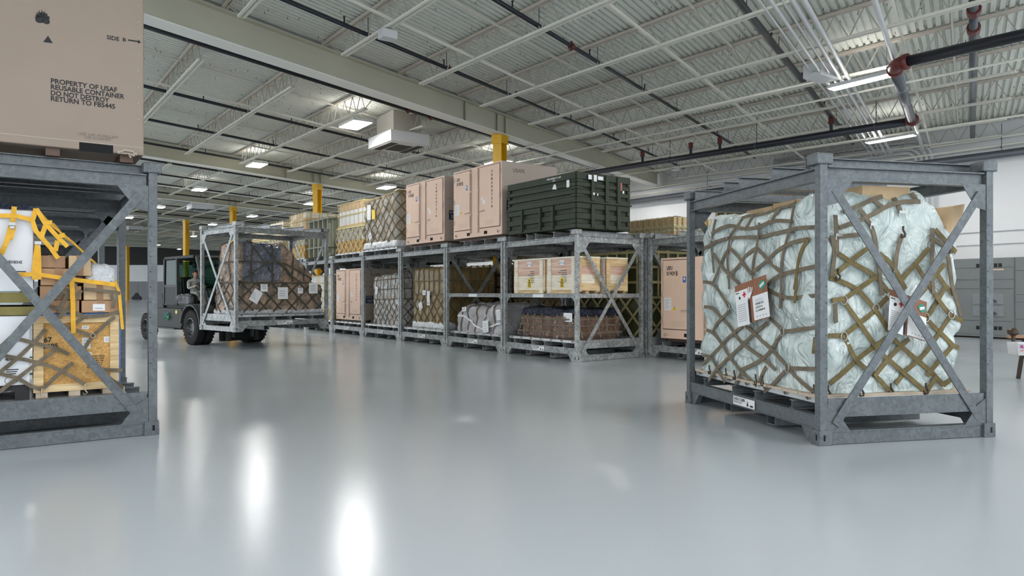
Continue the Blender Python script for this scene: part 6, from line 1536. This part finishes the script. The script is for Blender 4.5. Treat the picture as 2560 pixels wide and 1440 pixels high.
m.box(0.73, -0.47, 1.68, 0.77, 0.87, 1.74); t.part('load_backrest', m, GALVD)
for xr in (0.93, 1.84):
    y = xr-1.148; m = MB(); m.box(0.79, y-0.05, 0.555, 0.84, y+0.05, 1.1); m.box(0.79, y-0.05, 0.53, 2.5, y+0.05, 0.575); t.part('fork', m, GALVD, bev=0.005)
m = MB()
for k in range(3): m.tube([(0.62, 0.0+k*0.08, 2.3), (0.52, 0.02+k*0.08, 1.9), (0.55, 0.05+k*0.08, 1.5), (0.60, 0.1+k*0.06, 1.2)], 0.018, 7)
for k in range(9): pass
m.lathe((0.6, 0.30, 2.0), (1, 0, 0), [(-0.02, 0.10), (0.03, 0.10)], 18)
t.part('hoses', m, RUB, smooth=True)
m = MB(); m.box(0.42, -0.42, 0.10, 0.55, 0.78, 0.55); t.part('tilt_bracket', m, FLT, bev=0.02)
m = MB(); m.prism([(-1.0, -0.982, 0.92), (-0.93, -0.982, 0.99), (-0.86, -0.982, 0.92), (-0.93, -0.982, 0.85)], (0, -0.003, 0)); t.part('yellow_sticker', m, WARN)
m = MB(); rs = random.Random(5)
for k in range(14):
    a = (-1.6+rs.random()*0.3, -1.0-rs.random()*0.03, 0.66+rs.random()*0.24); b = (-1.6+rs.random()*0.3, -1.0-rs.random()*0.03, 0.66+rs.random()*0.24); m.tube([a, b], 0.009, 5)
t.part('green_strap', m, GREENL)
m = MB(); m.box(-2.46, -0.58, 1.40, -2.43, -0.40, 1.5); t.part('rear_lamp', m, REDL)
# the body and cab stretch back from the front axle
for ch in list(t.o.children)+[g for c_ in t.o.children for g in c_.children]:
    me = ch.data; xs = [v.co.x for v in me.vertices]; cx = (min(xs)+max(xs))/2
    if ch.name.split('.')[0] in ('tyre', 'wheel_rim'):
        if cx < -1:
            for v in me.vertices: v.co.x -= 0.6
    elif cx < 0.3 and ch.name.split('.')[0] not in ('fender',):
        for v in me.vertices:
            if v.co.x < 0: v.co.x *= 1.2
c = FK.w((-1.98, -0.30, 1.55))
m = MB()
m.lathe((-2.35, -0.45, 1.53), (0, 0, 1), [(0, 0.07), (0.12, 0.075), (0.121, 0.06), (0.22, 0.065)], 16, 0); m.lathe((-2.35, -0.45, 1.75), (0, 0, 1), [(0, 0.06), (0.12, 0.055)], 16, 1)
solo('fire_extinguisher', 'red and white cylinder standing in the forklift cab', 'extinguisher', FK, (-2.35, -0.45, 1.53), m, [REDL, WHITE])
m = MB(); m.beam((-2.32, -0.47, 1.87), (-2.18, -0.47, 1.99), 0.05, 0.12, up=(0, 1, 0)); solo('yellow_tag', 'yellow tag leaning on the red and white cylinder in the cab', 'tag', FK, (-2.3, -0.47, 1.87), m, WARN)

# driver
def skinned(name, joints, edges, mats, region, fr, org, subdiv=1):
    me = bpy.data.meshes.new(name); me.from_pydata([Vector(p)-Vector(org) for p, r in joints], edges, [])
    o = bpy.data.objects.new(name, me); COL.objects.link(o)
    sk = o.modifiers.new('skin', 'SKIN'); sk.use_smooth_shade = True
    for i, (p, r) in enumerate(joints):
        v = me.skin_vertices[0].data[i]; v.radius = (r, r) if not isinstance(r, tuple) else r
        v.use_root = (i == 0)
    ss = o.modifiers.new('sub', 'SUBSURF'); ss.levels = subdiv; ss.render_levels = subdiv
    dg = bpy.context.evaluated_depsgraph_get(); dg.update()
    m2 = bpy.data.meshes.new_from_object(o.evaluated_get(dg)); m2.materials.clear()
    for mt in mats: m2.materials.append(mt)
    for p in m2.polygons: p.material_index = region(p.center+Vector(org)); p.use_smooth = True
    bpy.data.objects.remove(o); m2.name = name
    o = link(name, m2, fr.w(org), fr.r)
    return o
px, py = -1.75, -0.15
J_ = [((px, py, 1.46), (0.15, 0.12)), ((px-0.01, py, 1.60), (0.145, 0.11)), ((px-0.02, py, 1.76), (0.16, 0.12)), ((px-0.01, py, 1.88), (0.10, 0.09)), ((px+0.01, py, 1.94), 0.055), ((px+0.03, py, 2.0), 0.06), ((px+0.035, py, 2.08), (0.075, 0.092)), ((px+0.02, py, 2.15), (0.07, 0.085))]
E_ = [(i, i+1) for i in range(7)]
def limb(base, pts):
    for p, r in pts: J_.append((p, r)); E_.append((base, len(J_)-1)); base = len(J_)-1
    return base
for s_ in (-1, 1):
    limb(0, [((px+0.12, py+s_*0.10, 1.44), 0.09), ((px+0.46, py+s_*0.14, 1.47), 0.07), ((px+0.55, py+s_*0.14, 1.30), 0.055), ((px+0.58, py+s_*0.14, 1.22), 0.045), ((px+0.74, py+s_*0.15, 1.20), 0.04)])
    h = limb(3, [((px-0.01, py+s_*0.19, 1.84), 0.068), ((px+0.12, py+s_*0.25, 1.62), 0.05), ((px+0.40, py+s_*0.18, 1.68), 0.034), ((px+0.47, py+s_*0.17, 1.70), 0.03)])
    for k in range(5):
        b = J_[h][0]; dy = (k-1.5)*0.017 if k < 4 else -s_*0.03
        limb(h, [((b[0]+0.045, b[1]+dy, b[2]+0.008), 0.010), ((b[0]+0.085 if k < 4 else b[0]+0.06, b[1]+dy*1.1, b[2]-0.012), 0.009)])
def reg(c):
    if c.z > 1.945: return 1
    if c.x > px+0.41 and c.z > 1.58: return 1
    if c.x > px+0.50 and c.z < 1.26: return 2
    return 0
o = skinned('person', J_, E_, [CAMO, SKIN, BLACK], reg, FK, (px, py, 1.36))
setp(o, 'driver in grey camouflage uniform sitting in the forklift cab with hands on the wheel', 'person')
def sub(name, mb, mat, smooth=True):
    q = link(name, mb.mesh(name, [mat], (px, py, 1.36), smooth), parent=o); return q
m = MB(); m.ball((px+0.012, py, 2.135), 0.09, 0.92, 0.86, 0.72, 16); sub('hair', m, HAIR)
m = MB()
m.prism([(px+0.115, py-0.012, 2.04), (px+0.145, py-0.014, 2.045), (px+0.118, py-0.006, 2.10)], (0, 0.02, 0))
for s_ in (-1, 1): m.ball((px+0.02, py+s_*0.083, 2.075), 0.028, 0.7, 0.4, 1.1, 8)
sub('nose_and_ears', m, SKIN)
m = MB()
for s_ in (-1, 1): m.ball((px+0.112, py+s_*0.03, 2.085), 0.010, 0.6, 1.2, 0.8, 8)
sub('eyes', m, BLACK)
m = MB(); m.ball((px+0.108, py, 2.015), 0.014, 0.5, 1.5, 0.4, 8); sub('mouth', m, plain('lips', (0.40, 0.16, 0.13), 0.5))

# ================================================================== ODDS AND ENDS
# white bin on a low trestle at the right edge
G = Frame((8.42, 12.0, 0), -8)
t = Thing('sign_bin', 'white bin with red lettering at the right edge of the picture', 'bin', G, (0, 0, 0.45))
m = MB(); m.prism([(0.02, -0.16, 0.45), (0.6, -0.16, 0.45), (0.6, 0.14, 0.45), (0.02, 0.14, 0.45)], (0, 0, 0.005))
for (a, b) in (((0.02, -0.16), (0.6, -0.16)), ((0.6, 0.14), (0.02, 0.14)), ((0.02, 0.14), (0.02, -0.16)), ((0.6, -0.16), (0.6, 0.14))):
    k = lambda p: (0.31+(p[0]-0.31)*1.07, -0.01+(p[1]+0.01)*1.07, 0.66)
    m.add([(a[0], a[1], 0.45), (b[0], b[1], 0.45), k(b), k(a)], [(0, 1, 2, 3), (3, 2, 1, 0)])
m.beam((0.0, -0.175, 0.66), (0.62, -0.175, 0.66), 0.02, 0.015)
t.part('bin_body', m, WHITE)
m = MB(); text(m, 'QUART', (0.07, -0.178, 0.565), (1, 0, 0), (0, 0, 1), 0.18, 0.028, 0); text(m, 'OF x MEASURE', (0.04, -0.174, 0.52), (1, 0, 0), (0, 0, 1), 0.26, 0.026, 0)
m.lathe((0.065, -0.178, 0.60), (0, -1, 0), [(0, 0.025), (0.003, 0.025)], 8, 1); t.part('lettering', m, [REDL, PURP])
t = Thing('trestle', 'low brown trestle behind the white bin at the right edge', 'trestle', G, (0.05, 0.2, 0))
m = MB(); m.beam((0.05, 0.22, 0.74), (1.3, 0.22, 0.76), 0.07, 0.05); t.part('top_bar', m, CARDD)
for x in (0.32, 1.2):
    for s_ in (-1, 1): m = MB(); m.beam((x, 0.22, 0.74), (x, 0.22+s_*0.2, 0.0), 0.05, 0.05); t.part('leg', m, HOOKD)
m = MB(); m.lathe((0.12, 0.18, 0.76), (0, 0, 1), [(0, 0.03), (0.04, 0.09), (0.10, 0.09), (0.13, 0.05)], 14); m.tube([(0.12, 0.18, 0.45), (0.12, 0.18, 0.8)], 0.03, 8); t.part('clamp_knob', m, HOOKD)
# push broom by the far wall
p = ray_local(W0, 342, 748, 2, 0.0) if False else Vector(((342-1280)/FPX*150, 150, 0))
G = Frame(p, 0); t = Thing('push_broom', 'upright broom with dark head standing near the far wall', 'broom', G, (0, 0, 0))
m = MB(); m.box(-0.9, -0.3, 0, 0.9, 0.3, 0.6); m.prism([(-0.7, -0.2, 0.6), (0.7, -0.2, 0.6), (0.15, -0.2, 1.4), (-0.15, -0.2, 1.4)], (0, 0.4, 0)); t.part('broom_head', m, BLACK)
m = MB(); m.beam((0, 0, 1.3), (0.15, 0, 3.2), 0.18, 0.18); t.part('handle', m, CARDD)
